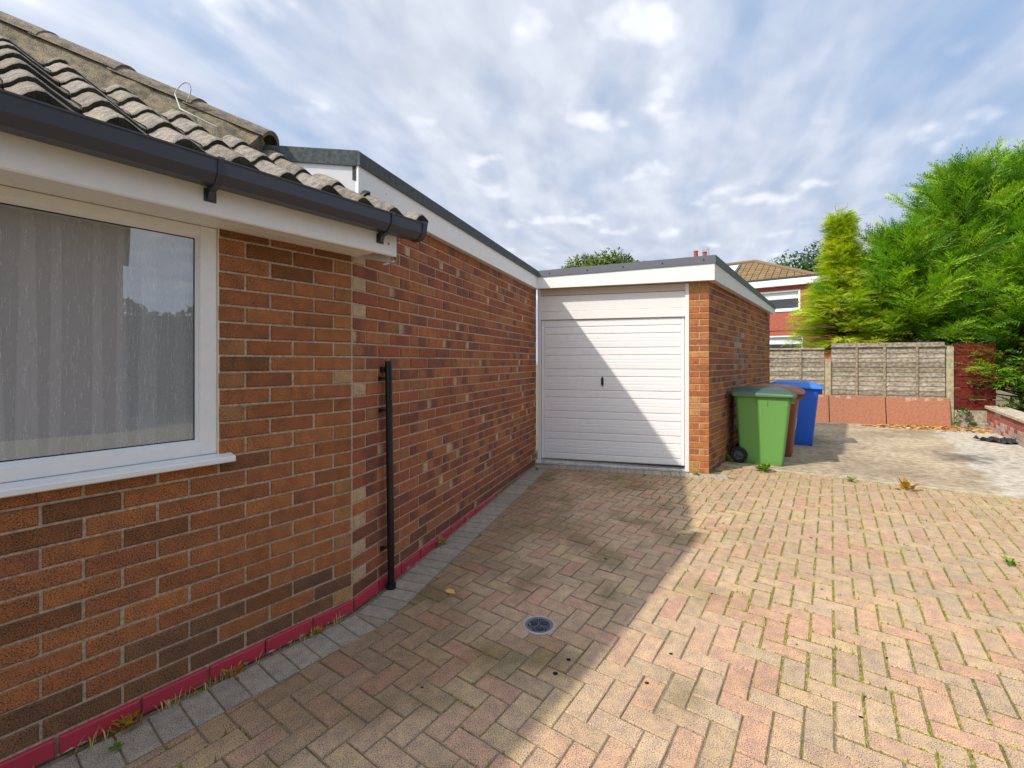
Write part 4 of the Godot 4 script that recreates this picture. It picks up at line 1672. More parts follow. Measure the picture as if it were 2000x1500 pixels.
func build_gully() -> void:
	var h := gy(GULLY.x, GULLY.y)
	var o := thing("drain_gully", "round grey drain gully with three hole grating in the paving", "drain", Vector3(GULLY.x, h, -GULLY.y))
	var mb := MB.new()
	mb.col = lin(178, 178, 180)
	mb.lathe([Vector2(0.076, -0.02), Vector2(0.083, -0.004), Vector2(0.083, 0.002), Vector2(0.081, 0.004), Vector2(0.077, 0.004), Vector2(0.0755, 0.001), Vector2(0.0755, -0.02)], 40)
	put(mb, "rim", "gutter", o)
	mb = MB.new()
	mb.col = lin(60, 58, 56)
	mb.lathe([Vector2(0.0, -0.16), Vector2(0.07, -0.16), Vector2(0.078, -0.01)], 30)
	put(mb, "bowl", "plain", o)
	var gr := Node3D.new()
	gr.name = "grating"
	o.add_child(gr)
	var grey := lin(104, 108, 122)
	mb = MB.new()
	mb.col = grey
	mb.lathe([Vector2(0.061, -0.014), Vector2(0.0753, -0.014), Vector2(0.0753, 0.0005), Vector2(0.061, 0.0005), Vector2(0.061, -0.014)], 40)
	put(mb, "outer_ring", "gutter", gr)
	for k in 3:
		var an := TAU * k / 3.0 - PI / 2
		var c := Vector3(cos(an) * 0.0335, 0, -sin(an) * 0.0335)
		mb = MB.new()
		mb.col = grey
		mb.xf = Transform3D(Basis(), c)
		mb.lathe([Vector2(0.0255, -0.03), Vector2(0.0285, -0.03), Vector2(0.0285, 0.0008), Vector2(0.0255, 0.0008), Vector2(0.0255, -0.03)], 26)
		put(mb, "hole_ring", "gutter", gr)
	for k in 3:
		var an := TAU * k / 3.0 + PI / 6 + PI / 3 * 1.0
		for s in [-1.0, 0.0, 1.0]:
			var a: float = an + s * 0.22
			mb = MB.new()
			mb.col = grey
			var d := Vector3(cos(a), 0, -sin(a))
			var t := Vector3(-d.z, 0, d.x)
			var r0: float = 0.034 + absf(s) * 0.012
			mb.xf = Transform3D(Basis(d, Vector3.UP, d.cross(Vector3.UP)), d * r0)
			mb.box(Vector3(0, -0.012, -0.0018), Vector3(0.063 - r0, 0.0004, 0.0018))
			put(mb, "bar", "gutter", gr)


# ---------------------------------------------------------------- concrete yard
func build_yard() -> void:
	var e := Vector2(0.543, 0.84)
	var s1 := SLAB0 + SLABD * 3.38
	var f0 := Vector2(5.7, 10.27)
	var f1 := Vector2(9.55, 8.90)
	var top := 0.095
	var poly := [SLAB0 + e * 0.075 - SLABD * 0.06, s1 + e * 0.075, f1, f0]
	var fn := noise(1.1, 71, 4)
	var fs := noise(0.5, 73, 3)
	# surface as a fine grid, with slow rises and worn hollows
	var mb := MB.new()
	var step := 0.08
	var x := 2.3
	while x < 9.9:
		var d := 3.4
		while d < 10.7:
			var q: Array = [Vector2(x, d), Vector2(x + step, d), Vector2(x + step, d + step), Vector2(x, d + step)]
			for i in poly.size():
				if q.size() < 3:
					break
				var a: Vector2 = poly[i]
				var b: Vector2 = poly[(i + 1) % poly.size()]
				var ed := (b - a).normalized()
				q = clip_half(q, a, Vector2(-ed.y, ed.x))
			if q.size() >= 3:
				var w := []
				var cs := []
				for p in q:
					w.append(Vector3(p.x, top + 0.006 * fn.get_noise_2d(p.x, p.y), -p.y))
					var k := fs.get_noise_2d(p.x, p.y) + 0.5 * fn.get_noise_2d(p.x * 2.0, p.y * 2.0)
					var c1 := lin(200, 182, 154).lerp(lin(160, 144, 120), clampf(k * 1.1 + 0.4, 0, 1))
					# a later, paler strip of concrete along the right
					var ln: float = (p - Vector2(4.9, 4.5)).dot(Vector2(0.79, -0.61)) + 0.22 * fn.get_noise_2d(p.x * 1.5, p.y * 1.5)
					c1 = c1.lerp(lin(208, 200, 186), smoothstep(-0.03, 0.05, ln) * 0.85)
					# oil stain
					c1 = c1.lerp(lin(96, 92, 88), smoothstep(0.45, 0.1, (p - Vector2(6.2, 6.15)).length() + 0.5 * fn.get_noise_2d(p.x * 3.0, p.y * 3.0)) * 0.8)
					cs.append(c1)
				for i in range(1, q.size() - 1):
					mb.quadc(w[0], w[i], w[i + 1], w[0], cs[0], cs[i], cs[i + 1], cs[0])
			d += step
		x += step
	var yard := put(mb, "concrete_yard", "concrete", self)
	tag(yard, "weathered concrete yard beside the garage", "", "", "structure")
	mb = MB.new()
	mb.col = lin(198, 184, 150)
	var a3 := Vector3(SLAB0.x, top + 0.006, -SLAB0.y) - Vector3(SLABD.x, 0, -SLABD.y) * 0.10
	var b3 := Vector3(s1.x, top + 0.002, -s1.y) + Vector3(SLABD.x, 0, -SLABD.y) * 0.6
	var ev := Vector3(e.x, 0, -e.y)
	board(mb, a3, b3, b3 + ev * 0.072, a3 + ev * 0.072, 0.12)
	put(mb, "edge_strip", "concrete", yard)


func build_ground() -> void:
	var mb := MB.new()
	mb.col = lin(132, 122, 92)
	mb.quad(Vector3(-250, -0.16, 250), Vector3(250, -0.16, 250), Vector3(250, -0.16, -250), Vector3(-250, -0.16, -250))
	var o := put(mb, "ground", "earth", self)
	tag(o, "bare earth and grass of the surrounding gardens", "", "", "structure")


# ---------------------------------------------------------------- wheelie bins
func rrect(x0: float, x1: float, hz: float, r: float, y: float, n := 4) -> Array:
	var out := []
	var cs := [Vector2(x1 - r, hz - r), Vector2(x1 - r, -hz + r), Vector2(x0 + r, -hz + r), Vector2(x0 + r, hz - r)]
	for k in 4:
		for i in n + 1:
			var a := PI / 2 - (k * PI / 2 + PI / 2 * i / n)
			var c: Vector2 = cs[k]
			out.append(Vector3(c.x + cos(a) * r, y, c.y + sin(a) * r))
	return out


func wheelie_bin(label: String, x: float, d: float, body: Color, lid: Color, turn := 0.0, open := 0.0, hgt := 1.0) -> Node3D:
	var o := thing("wheelie_bin", label, "bin", Vector3(x, 0.095, -d), "wheelie bins beside the garage")
	var ax := Vector3(0.84, 0, 0.543).normalized().rotated(Vector3.UP, turn)
	frame(o, ax)
	var H := 0.90 * hgt
	var mb := MB.new()
	mb.col = body
	var rings := []
	for e in [[0.02, 0.0, 0.035], [0.0, 0.004, 0.03], [0.0, 0.10, 0.03], [0.0, 0.45, 0.035], [0.0, 0.80, 0.04], [0.0, 0.985, 0.04]]:
		var f: float = e[1]
		var x0: float = lerpf(-0.245, -0.30, f) + e[0]
		var x1: float = lerpf(0.235, 0.325, f) - e[0]
		rings.append(rrect(x0, x1, lerpf(0.205, 0.250, f) - e[0], e[2], H * f))
	mb.loft(rings, true, true)
	put(mb, "body", "bin", o)
	# rolled rim
	mb = MB.new()
	mb.col = body
	rings = []
	for e in [[0.0, 0.955], [0.028, 0.958], [0.036, 0.972], [0.036, 0.995], [0.028, 1.003], [0.0, 1.003]]:
		rings.append(rrect(-0.305 - e[0], 0.335 + e[0], 0.253 + e[0], 0.045, H * e[1]))
	mb.loft(rings, false, true)
	put(mb, "rim", "bin", o)
	# moulded ribs under the rim and the comb lip at the front
	mb = MB.new()
	mb.col = body
	for zz in [0.2465, -0.2465]:
		for xx in [-0.05, 0.07]:
			mb.box(Vector3(xx - 0.003, H * 0.84, zz - 0.008), Vector3(xx + 0.003, H * 0.955, zz + 0.008), 0.0015)
	for zz in [-0.2, -0.1, 0.0, 0.1, 0.2]:
		mb.box(Vector3(0.30, H * 0.875, zz - 0.006), Vector3(0.362, H * 0.96, zz + 0.006), 0.002)
	put(mb, "rib", "bin", o)
	mb = MB.new()
	mb.col = body
	for zz in [1.0, -1.0]:
		board(mb, Vector3(0.006, H * 0.03, zz * 0.2075), Vector3(0.012, H * 0.03, zz * 0.2075), Vector3(0.012, H * 0.83, zz * 0.2445), Vector3(0.006, H * 0.83, zz * 0.2445), 0.004)
	put(mb, "mould_seam", "bin", o)
	# domed lid with a raised panel, hinged at the back
	var ld := Node3D.new()
	ld.name = "lid"
	o.add_child(ld)
	ld.position = Vector3(-0.34, H * 1.004, 0)
	ld.rotation.z = open
	mb = MB.new()
	mb.col = lid
	rings = []
	for e in [[0.0, -0.012, 0.05], [0.006, 0.012, 0.05], [0.02, 0.026, 0.06], [0.07, 0.042, 0.06], [0.085, 0.058, 0.06], [0.17, 0.074, 0.06], [0.24, 0.080, 0.01]]:
		var ring := rrect(-0.035 + e[0], 0.725 - e[0] * 0.9, 0.292 - e[0], minf(e[2], 0.28 - e[0]), e[1])
		rings.append(ring)
	# lid runs down a little to the front
	for ring in rings:
		for i in ring.size():
			ring[i] = ring[i] + Vector3(0, -0.018 * (ring[i].x / 0.7) + 0.012 * sin(PI * clampf(ring[i].x / 0.7, 0, 1)), 0)
	mb.loft(rings, true, true)
	put(mb, "cover", "bin", ld)
	mb = MB.new()
	mb.col = lid
	mb.tube([Vector3(-0.03, 0.0, -0.2), Vector3(-0.075, 0.01, -0.19), Vector3(-0.075, 0.01, 0.19), Vector3(-0.03, 0.0, 0.2)], 0.014, 9)
	put(mb, "handle_bar", "bin", ld)
	for s in [-1.0, 1.0]:
		var wh := Node3D.new()
		wh.name = "wheel"
		o.add_child(wh, true)
		wh.position = Vector3(-0.255, 0.103, s * 0.232)
		wh.rotation.x = PI / 2 * s
		mb = MB.new()
		mb.col = lin(34, 34, 36)
		mb.lathe([Vector2(0.062, -0.022), Vector2(0.092, -0.024), Vector2(0.102, -0.014), Vector2(0.102, 0.014), Vector2(0.092, 0.024), Vector2(0.062, 0.022), Vector2(0.058, 0.010)], 28)
		put(mb, "tyre", "rubber", wh)
		mb = MB.new()
		mb.col = lin(72, 76, 86)
		mb.lathe([Vector2(0.060, -0.01), Vector2(0.060, 0.012), Vector2(0.045, 0.008), Vector2(0.028, 0.008), Vector2(0.024, 0.020), Vector2(0.010, 0.022), Vector2(0.008, 0.026), Vector2(0.0, 0.026)], 24)
		put(mb, "hub", "bin", wh)
	mb = MB.new()
	mb.col = lin(90, 90, 92)
	mb.tube([Vector3(-0.255, 0.103, -0.22), Vector3(-0.255, 0.103, 0.22)], 0.009, 8)
	put(mb, "axle", "metal", o)
	return o


func build_bins() -> void:
	wheelie_bin("green wheelie bin with dark green lid, nearest the camera", 3.285, 5.90, lin(100, 152, 76), lin(64, 88, 78))
	var br := wheelie_bin("brown wheelie bin with a white number, between green and blue bins", 3.75, 6.47, lin(140, 86, 62), lin(168, 104, 76), -0.04)
	var tm := TextMesh.new()
	tm.text = "21"
	tm.font_size = 24
	tm.pixel_size = 0.0085
	tm.depth = 0.002
	var tx := MeshInstance3D.new()
	tx.name = "painted_number"
	tx.mesh = tm
	var wm := StandardMaterial3D.new()
	wm.albedo_color = Color(0.86, 0.85, 0.82)
	wm.roughness = 0.7
	tx.material_override = wm
	br.add_child(tx)
	tx.basis = Basis(Vector3(0, 0, -1), Vector3.UP, Vector3(1, 0, 0)).rotated(Vector3(0, 0, 1), -0.095)
	tx.position = Vector3(0.288, 0.46, 0.06)
	wheelie_bin("bright blue wheelie bin, farthest along the garage wall", 4.56, 7.27, lin(26, 100, 214), lin(58, 124, 226), 0.03, 0.0, 1.02)


# ---------------------------------------------------------------- fence and things along it
const FEN0 := Vector3(5.86, 0, -10.2)
const FENX := Vector3(0.942, 0, 0.335)

func fence_panel(label: String, x0: float, x1: float, y0: float, y1: float, battens: Array) -> void:
	var o := thing("timber_fence", label, "fence panel", FEN0, "weathered timber fence panels")
	frame(o, FENX.normalized())
	o.position = o.transform * Vector3(x0, 0.095, 0)
	var w := x1 - x0
	var y := y0
	var k := 0
	while y < y1 - 0.03:
		var mb := MB.new()
		mb.uo = Vector2(rng.randf() * 5, rng.randf() * 5)
		mb.col = jit([lin(190, 180, 164), lin(178, 168, 152), lin(196, 188, 172), lin(168, 158, 140)][rng.randi_range(0, 3)], 0.08)
		# lapped board: lower edge stands out, waney
		var n := 7
		var f := noise(3.0, 100 + k + int(x0 * 10), 2)
		for i in n:
			var xa := w * i / n
			var xb := w * (i + 1) / n
			var ya := y + 0.010 * f.get_noise_1d(xa)
			var yb := y + 0.010 * f.get_noise_1d(xb)
			mb.quad(Vector3(xa, ya, 0.014), Vector3(xb, yb, 0.014), Vector3(xb, y + 0.125, 0.0), Vector3(xa, y + 0.125, 0.0))
			mb.quad(Vector3(xa, ya, 0.004), Vector3(xb, yb, 0.004), Vector3(xb, yb, 0.014), Vector3(xa, ya, 0.014))
			mb.quad(Vector3(xb, ya, -0.004), Vector3(xa, ya, -0.004), Vector3(xa, y + 0.125, -0.008), Vector3(xb, y + 0.125, -0.008))
		put(mb, "slat", "wood", o)
		y += 0.098
		k += 1
	for b in battens:
		var mb := MB.new()
		mb.uo = Vector2(rng.randf() * 5, rng.randf() * 5)
		mb.col = jit(lin(182, 168, 144), 0.06)
		mb.box(Vector3(b - x0 - 0.021, y0, 0.014), Vector3(b - x0 + 0.021, y1 - 0.005, 0.034), 0.003)
		put(mb, "batten", "wood", o)
		# nail heads beside the batten
	var mc := MB.new()
	mc.col = lin(190, 176, 150)
	mc.box(Vector3(-0.01, y1 - 0.01, -0.02), Vector3(w + 0.01, y1 + 0.012, 0.04), 0.003)
	put(mc, "capping", "wood", o)


func build_fence() -> void:
	fence_panel("grey timber fence panel next to the garage, partly in its shadow", -0.75, 1.03, 0.02, 1.585, [-0.15, 0.58])
	fence_panel("long grey timber fence panel below the conifers", 1.17, 3.12, 0.02, 1.63, [1.62, 2.11, 2.66])
	for e in [[1.10, 1.36, "concrete fence post between the two timber panels"], [3.20, 1.62, "concrete fence post at the end by the red boards"]]:
		var o := thing("fence_post", e[2], "fence post", FEN0, "concrete fence posts")
		frame(o, FENX.normalized())
		o.position = o.transform * Vector3(e[0], 0.09, 0.0)
		var mb := MB.new()
		mb.col = lin(190, 180, 150)
		mb.box(Vector3(-0.05, 0, -0.05), Vector3(0.05, e[1], 0.05), 0.008)
		put(mb, "shaft", "concrete", o)
		mb = MB.new()
		mb.col = lin(180, 170, 145)
		mb.box(Vector3(-0.048, e[1] - 0.001, -0.048), Vector3(0.048, e[1] + 0.018, 0.048), 0.016)
		put(mb, "weathered_top", "concrete", o)
	# red slabs leaning against the foot of the fence
	var lab := ["terracotta coloured slab mostly hidden behind the blue bin", "middle terracotta coloured slab leaning on the fence", "rightmost terracotta coloured slab leaning on the fence"]
	var xs := [[0.12, 1.09], [1.11, 2.10], [2.12, 3.17]]
	for i in 3:
		var o := thing("leaning_slab", lab[i], "slab", FEN0, "slabs leaning on the fence")
		frame(o, FENX.normalized())
		o.position = o.transform * Vector3(xs[i][0], 0.093, 0.135)
		o.rotate_object_local(Vector3.RIGHT, -0.085 - i * 0.01)
		var w: float = xs[i][1] - xs[i][0]
		var mb := MB.new()
		mb.uo = Vector2(i * 1.7, i * 0.6)
		mb.col = jit(lin(200, 138, 108), 0.04)
		mb.box(Vector3(0, 0.0, -0.05), Vector3(w, 0.605 - i * 0.012, 0.0), 0.006)
		put(mb, "slab", "slab", o)
		mb = MB.new()
		mb.col = lin(222, 176, 152)
		var f := noise(6.0, 300 + i, 3)
		for k in 10:       # chalky bloom along the top
			var xa := w * k / 10.0 + 0.01
			var xb := w * (k + 1) / 10.0 - 0.004
			var hh := 0.06 + 0.05 * f.get_noise_1d(k * 1.3)
			if f.get_noise_1d(k * 2.1 + 5.0) > 0.12:
				mb.quad(Vector3(xa, 0.592 - i * 0.012 - hh, 0.0015), Vector3(xb, 0.592 - i * 0.012 - hh * 0.7, 0.0015), Vector3(xb, 0.595 - i * 0.012, 0.0015), Vector3(xa, 0.595 - i * 0.012, 0.0015))
		if mb.v.size():
			put(mb, "chalky_bloom", "slab", o)
	# red boards right of the last post
	var rb := thing("red_boards", "dark red painted boards between the fence post and the shrubs", "fence", FEN0)
	frame(rb, FENX.normalized())
	rb.position = rb.transform * Vector3(3.27, 0.095, 0.0)
	for k in 6:
		var mb := MB.new()
		mb.uo = Vector2(k, k * 0.3)
		mb.col = jit(lin(126, 48, 38), 0.15)
		mb.box(Vector3(0, 0.34 + k * 0.225, 0.0 + 0.006 * (k % 2)), Vector3(0.64, 0.34 + k * 0.225 + 0.212, 0.022 + 0.006 * (k % 2)), 0.003)
		put(mb, "board", "wood", rb)
	var mg := MB.new()
	mg.col = lin(186, 178, 158)
	mg.box(Vector3(0.0, -0.05, -0.02), Vector3(0.62, 0.33, 0.03), 0.006)
	put(mg, "gravel_board", "concrete", rb)
	for e in [["grey concrete block lying under the red boards", Vector3(3.62, 0.095, 0.14), Vector3(0.30, 0.10, 0.14), lin(176, 168, 150)]]:
		var o := thing("concrete_block", e[0], "block", FEN0)
		frame(o, FENX.normalized())
		o.position = o.transform * e[1]
		o.rotate_object_local(Vector3.UP, 0.2)
		var mb := MB.new()
		mb.col = e[3]
		mb.box(Vector3(0, 0, -0.07), e[2] - Vector3(0, 0, 0.07), 0.012)
		put(mb, "block", "concrete", o)


func build_low_wall() -> void:
	var o := thing("garden_wall", "low pink and white stained brick wall with concrete coping", "wall", Vector3(9.42, 0.09, -8.93))
	frame(o, -AX_HOUSE)
	var L := 5.2
	var mb := MB.new()
	mb.col = lin(200, 184, 168)
	mb.box(Vector3(0, -0.1, -0.20), Vector3(L, 0.385, -0.006))
	var wall := put(mb, "wall_core", "mortar", o)
	var list := bond(0.0, L, 0, 5, 0.0, 0.077, 0.228, 0.0, [])
	lay(wall, list, func(b):
		var c := jit(lin(190, 104, 92), 0.12)
		if rng.randf() < [0.85, 0.7, 0.5, 0.15, 0.05][b[4]]:
			c = jit(lin(206, 180, 166), 0.1)
		return [c, jit(c, 0.12), c], 300)
	var x := -0.02
	while x < L:
		mb = MB.new()
		mb.uo = Vector2(x, x)
		mb.col = jit(lin(206, 194, 172), 0.05)
		mb.box(Vector3(x, 0.388, -0.26), Vector3(x + 0.58, 0.445, 0.035), 0.008)
		put(mb, "coping_stone", "concrete", o)
		x += 0.59
	mb = MB.new()
	mb.col = lin(96, 84, 62)
	mb.box(Vector3(-0.8, -0.1, -4.0), Vector3(L, 0.36, -0.2))
	put(mb, "raised_bed", "earth", o)
	# rag of black sheeting in the corner
	var r := thing("black_sheeting", "crumpled scrap of black sheeting on the concrete", "plastic sheet", Vector3(8.05, 0.098, -7.30))
	mb = MB.new()
	var f := noise(5.0, 88, 2)
	var n := 10
	for i in n:
		for k in n:
			var pt := func(a: int, b: int) -> Vector3:
				var u := float(a) / n - 0.5
				var v := float(b) / n - 0.5
				return Vector3(u * 0.62 + v * 0.12, maxf(0.0, 0.035 + 0.09 * f.get_noise_2d(u * 2.0, v * 2.0)), v * 0.42)
			mb.col = lin(46, 48, 54)
			mb.quad(pt.call(i, k + 1), pt.call(i + 1, k + 1), pt.call(i + 1, k), pt.call(i, k))
	put(mb, "sheet", "bin", r)
	# leaves blown into the corner
	mb = MB.new()
	for k in 700:
		var a := rng.randf()
		var p := Vector3(lerpf(7.4, 9.1, a), 0.1 + rng.randf() * 0.012, -lerpf(9.30, 8.72, a)) + Vector3(rng.randf_range(-0.35, 0.45), 0, rng.randf_range(-0.2, 0.55) * (0.4 + a))
		if (p - Vector3(9.42, 0, -8.93)).dot(Vector3(0.7866, 0, 0.6175)) > -0.03:
			continue
		var s := rng.randf_range(0.025, 0.06)
		var t := Basis(Vector3.UP, rng.randf() * TAU) * Basis(Vector3.RIGHT, rng.randf_range(-0.5, 0.5))
		mb.col = jit([lin(206, 156, 84), lin(190, 128, 62), lin(168, 112, 60), lin(214, 176, 112), lin(150, 120, 66)][rng.randi_range(0, 4)], 0.15)
		mb.tri(p + t * Vector3(-s, 0.004, 0), p + t * Vector3(0, 0.006, s * 0.5), p + t * Vector3(s, 0.004, 0))
		mb.tri(p + t * Vector3(-s, 0.004, 0), p + t * Vector3(s, 0.004, 0), p + t * Vector3(0, 0.003, -s * 0.5))
	var lv := put(mb, "leaf_litter", "plain", self)
	tag(lv, "orange and brown leaf litter in the corner by the low wall", "leaves", "", "stuff")


# ---------------------------------------------------------------- plants
func ftri(mb: MB, a: Vector3, b: Vector3, c: Vector3, n: Vector3, col: Color) -> void:
	var flip := (b - a).cross(c - a).dot(n) > 0.0
	mb.v.append(a)
	mb.v.append(c if flip else b)
	mb.v.append(b if flip else c)
	for k in 3:
		mb.n.append(n)
		mb.c.append(col)
		mb.t.append(Vector2.ZERO)


# a flat, feathery conifer spray
func spray(mb: MB, pos: Vector3, dir: Vector3, nrm: Vector3, ln: float, col: Color, wide := 0.5, steps := 6) -> void:
	var side := dir.cross(nrm).normalized()
	var prev := pos
	var bw := ln * 0.030
	for i in range(1, steps + 1):
		var t := float(i) / steps
		var p := pos + dir * ln * t + nrm * ln * 0.10 * sin(t * 2.2) - Vector3(0, ln * 0.10 * t * t, 0)
		var l := ln * wide * (1.0 - 0.75 * t) * (0.75 + 0.5 * rng.randf())
		for s in [-1.0, 1.0]:
			var q: Vector3 = p + (dir * rng.randf_range(0.7, 1.0) + side * s * rng.randf_range(0.35, 0.75) + nrm * rng.randf_range(-0.15, 0.2)) * l
			var n: Vector3 = (nrm + side * s * 0.35 + dir * rng.randf_range(-0.3, 0.3)).normalized()
			var cc := col * (0.86 + 0.28 * rng.randf())
			ftri(mb, p - dir * bw, p + dir * bw * 1.3, q, n, cc)
			var mid := p.lerp(q, 0.45)
			ftri(mb, mid - dir * bw * 0.2, mid + dir * bw * 1.2, mid + (dir * 0.9 + side * s * 0.2) * l * 0.5, n, cc)
		ftri(mb, prev - side * bw * 0.5, prev + side * bw * 0.5, p, nrm, col)
		prev = p


func conifer(label: String, at: Vector3, H: float, R: float, low: float, nb: int, cols: Array, prof: Callable, rise: float, sl: float, droop := 0.0, group := "", wide := 0.5) -> void:
	var o := thing("conifer_tree", label, "tree", at, group)
	var mb := MB.new()
	mb.col = lin(112, 84, 62)
	var path := []
	for k in 9:
		var f := k / 8.0
		path.append(Vector3(0.06 * sin(f * 5.0), H * 0.97 * f, 0.05 * cos(f * 4.0)))
	mb.tube(path, 0.10, 9, false, 0.012)
	put(mb, "trunk", "bark", o)
	mb = MB.new()
	var br := MB.new()
	br.col = lin(104, 78, 56)
	var az := rng.randf() * TAU
	for i in nb:
		var f := float(i) / nb
		f = pow(f, 0.92)
		az += 2.39996 + rng.randf_range(-0.3, 0.3)
		var y := lerpf(low, H * 0.97, f)
		var len0: float = R * prof.call(f) * (rng.randf_range(0.72, 1.12) + (0.35 if rng.randf() < 0.12 else 0.0))
		if len0 < 0.1:
			len0 = 0.1
		var h := Vector3(cos(az), 0, sin(az))
		var up := rise + 0.5 * f + rng.randf_range(-0.15, 0.15)
		var d := (h * cos(up) + Vector3(0, sin(up), 0)).normalized()
		var base := Vector3(0, y - 0.15, 0)
		var tip := base + d * len0
		if len0 > 0.5:
			br.tube([base, base.lerp(tip, 0.5) + Vector3(0, 0.03, 0), tip], 0.016, 4, false, 0.004)
		var tone: Color = cols[rng.randi_range(0, cols.size() - 1)]
		var s := 0.22
		while s <= 1.0:
			var p := base + d * len0 * s + Vector3(0, -droop * s * s * 0.3, 0)
			var sd := d.cross(Vector3.UP).normalized()
			for sg in [-1.0, 1.0]:
				var dd: Vector3 = (d * rng.randf_range(0.5, 1.0) + sd * sg * rng.randf_range(0.25, 0.95) + Vector3(0, rng.randf_range(-0.25, 0.35) - droop, 0)).normalized()
				var nn: Vector3 = (Vector3.UP * 0.8 + h * 0.5 + sd * rng.randf_range(-0.5, 0.5)).normalized()
				nn = (nn - dd * nn.dot(dd)).normalized()
				spray(mb, p, dd, nn, sl * rng.randf_range(0.7, 1.25), jit(tone, 0.14), wide)
			s += sl * 0.22 / maxf(len0, 0.35)
		spray(mb, tip - d * 0.1, (d + Vector3(0, 0.2 - droop, 0)).normalized(), (Vector3.UP - d * d.y).normalized(), sl * 1.1, jit(tone, 0.12), wide)
	# loose shoots at the very top
	for k in 9:
		var a := TAU * k / 9.0
		var d := Vector3(cos(a) * 0.35, 1.0, sin(a) * 0.35).normalized()
		spray(mb, Vector3(0, H * 0.95 - 0.12 * (k % 3), 0), d, Vector3(-sin(a), 0.1, cos(a)).normalized(), sl * rng.randf_range(1.0, 1.7), cols[k % cols.size()], 0.32)
	put(br, "branches", "bark", o)
	put(mb, "crown", "leaf", o)


func broadleaf(label: String, at: Vector3, H: float, blobs: Array, n: int, leaf: float, cols: Array, group := "") -> void:
	var o := thing("broadleaf_tree", label, "tree", at, group)
	var mb := MB.new()
	mb.col = lin(92, 78, 62)
	mb.tube([Vector3(0, 0, 0), Vector3(0.1, H * 0.3, 0), Vector3(0, H * 0.6, 0.1)], 0.3, 9, false, 0.12)
	for b in blobs:
		var c: Vector3 = b[0]
		mb.tube([Vector3(0, H * 0.35, 0), Vector3(c.x * 0.5, lerpf(H * 0.4, c.y, 0.6), c.z * 0.5), c], 0.12, 6, false, 0.03)
	put(mb, "trunk", "bark", o)
	mb = MB.new()
	for k in n:
		var b: Array = blobs[rng.randi_range(0, blobs.size() - 1)]
		var v := Vector3(rng.randfn(), rng.randfn(), rng.randfn()).normalized()
		var r: float = b[1] * pow(rng.randf(), 0.45)
		# twigs: leaves gather in little bunches
		var p: Vector3 = b[0] + Vector3(v.x, v.y * 0.8, v.z) * r
		var tone := jit(cols[rng.randi_range(0, cols.size() - 1)], 0.2)
		for q in 3:
			var c := p + Vector3(rng.randfn(), rng.randfn(), rng.randfn()) * leaf * 0.9
			var a := Vector3(rng.randfn(), rng.randfn() * 0.6, rng.randfn()).normalized() * leaf
			var e := a.cross(v + Vector3(0.1, 0.2, 0.3)).normalized() * leaf * 0.42
			var nn := (v + Vector3(0, 0.5, 0)).normalized()
			ftri(mb, c - a, c + e, c + a, nn, tone)
			ftri(mb, c - a, c + a, c - e, nn, tone)
	put(mb, "crown", "leaf", o)


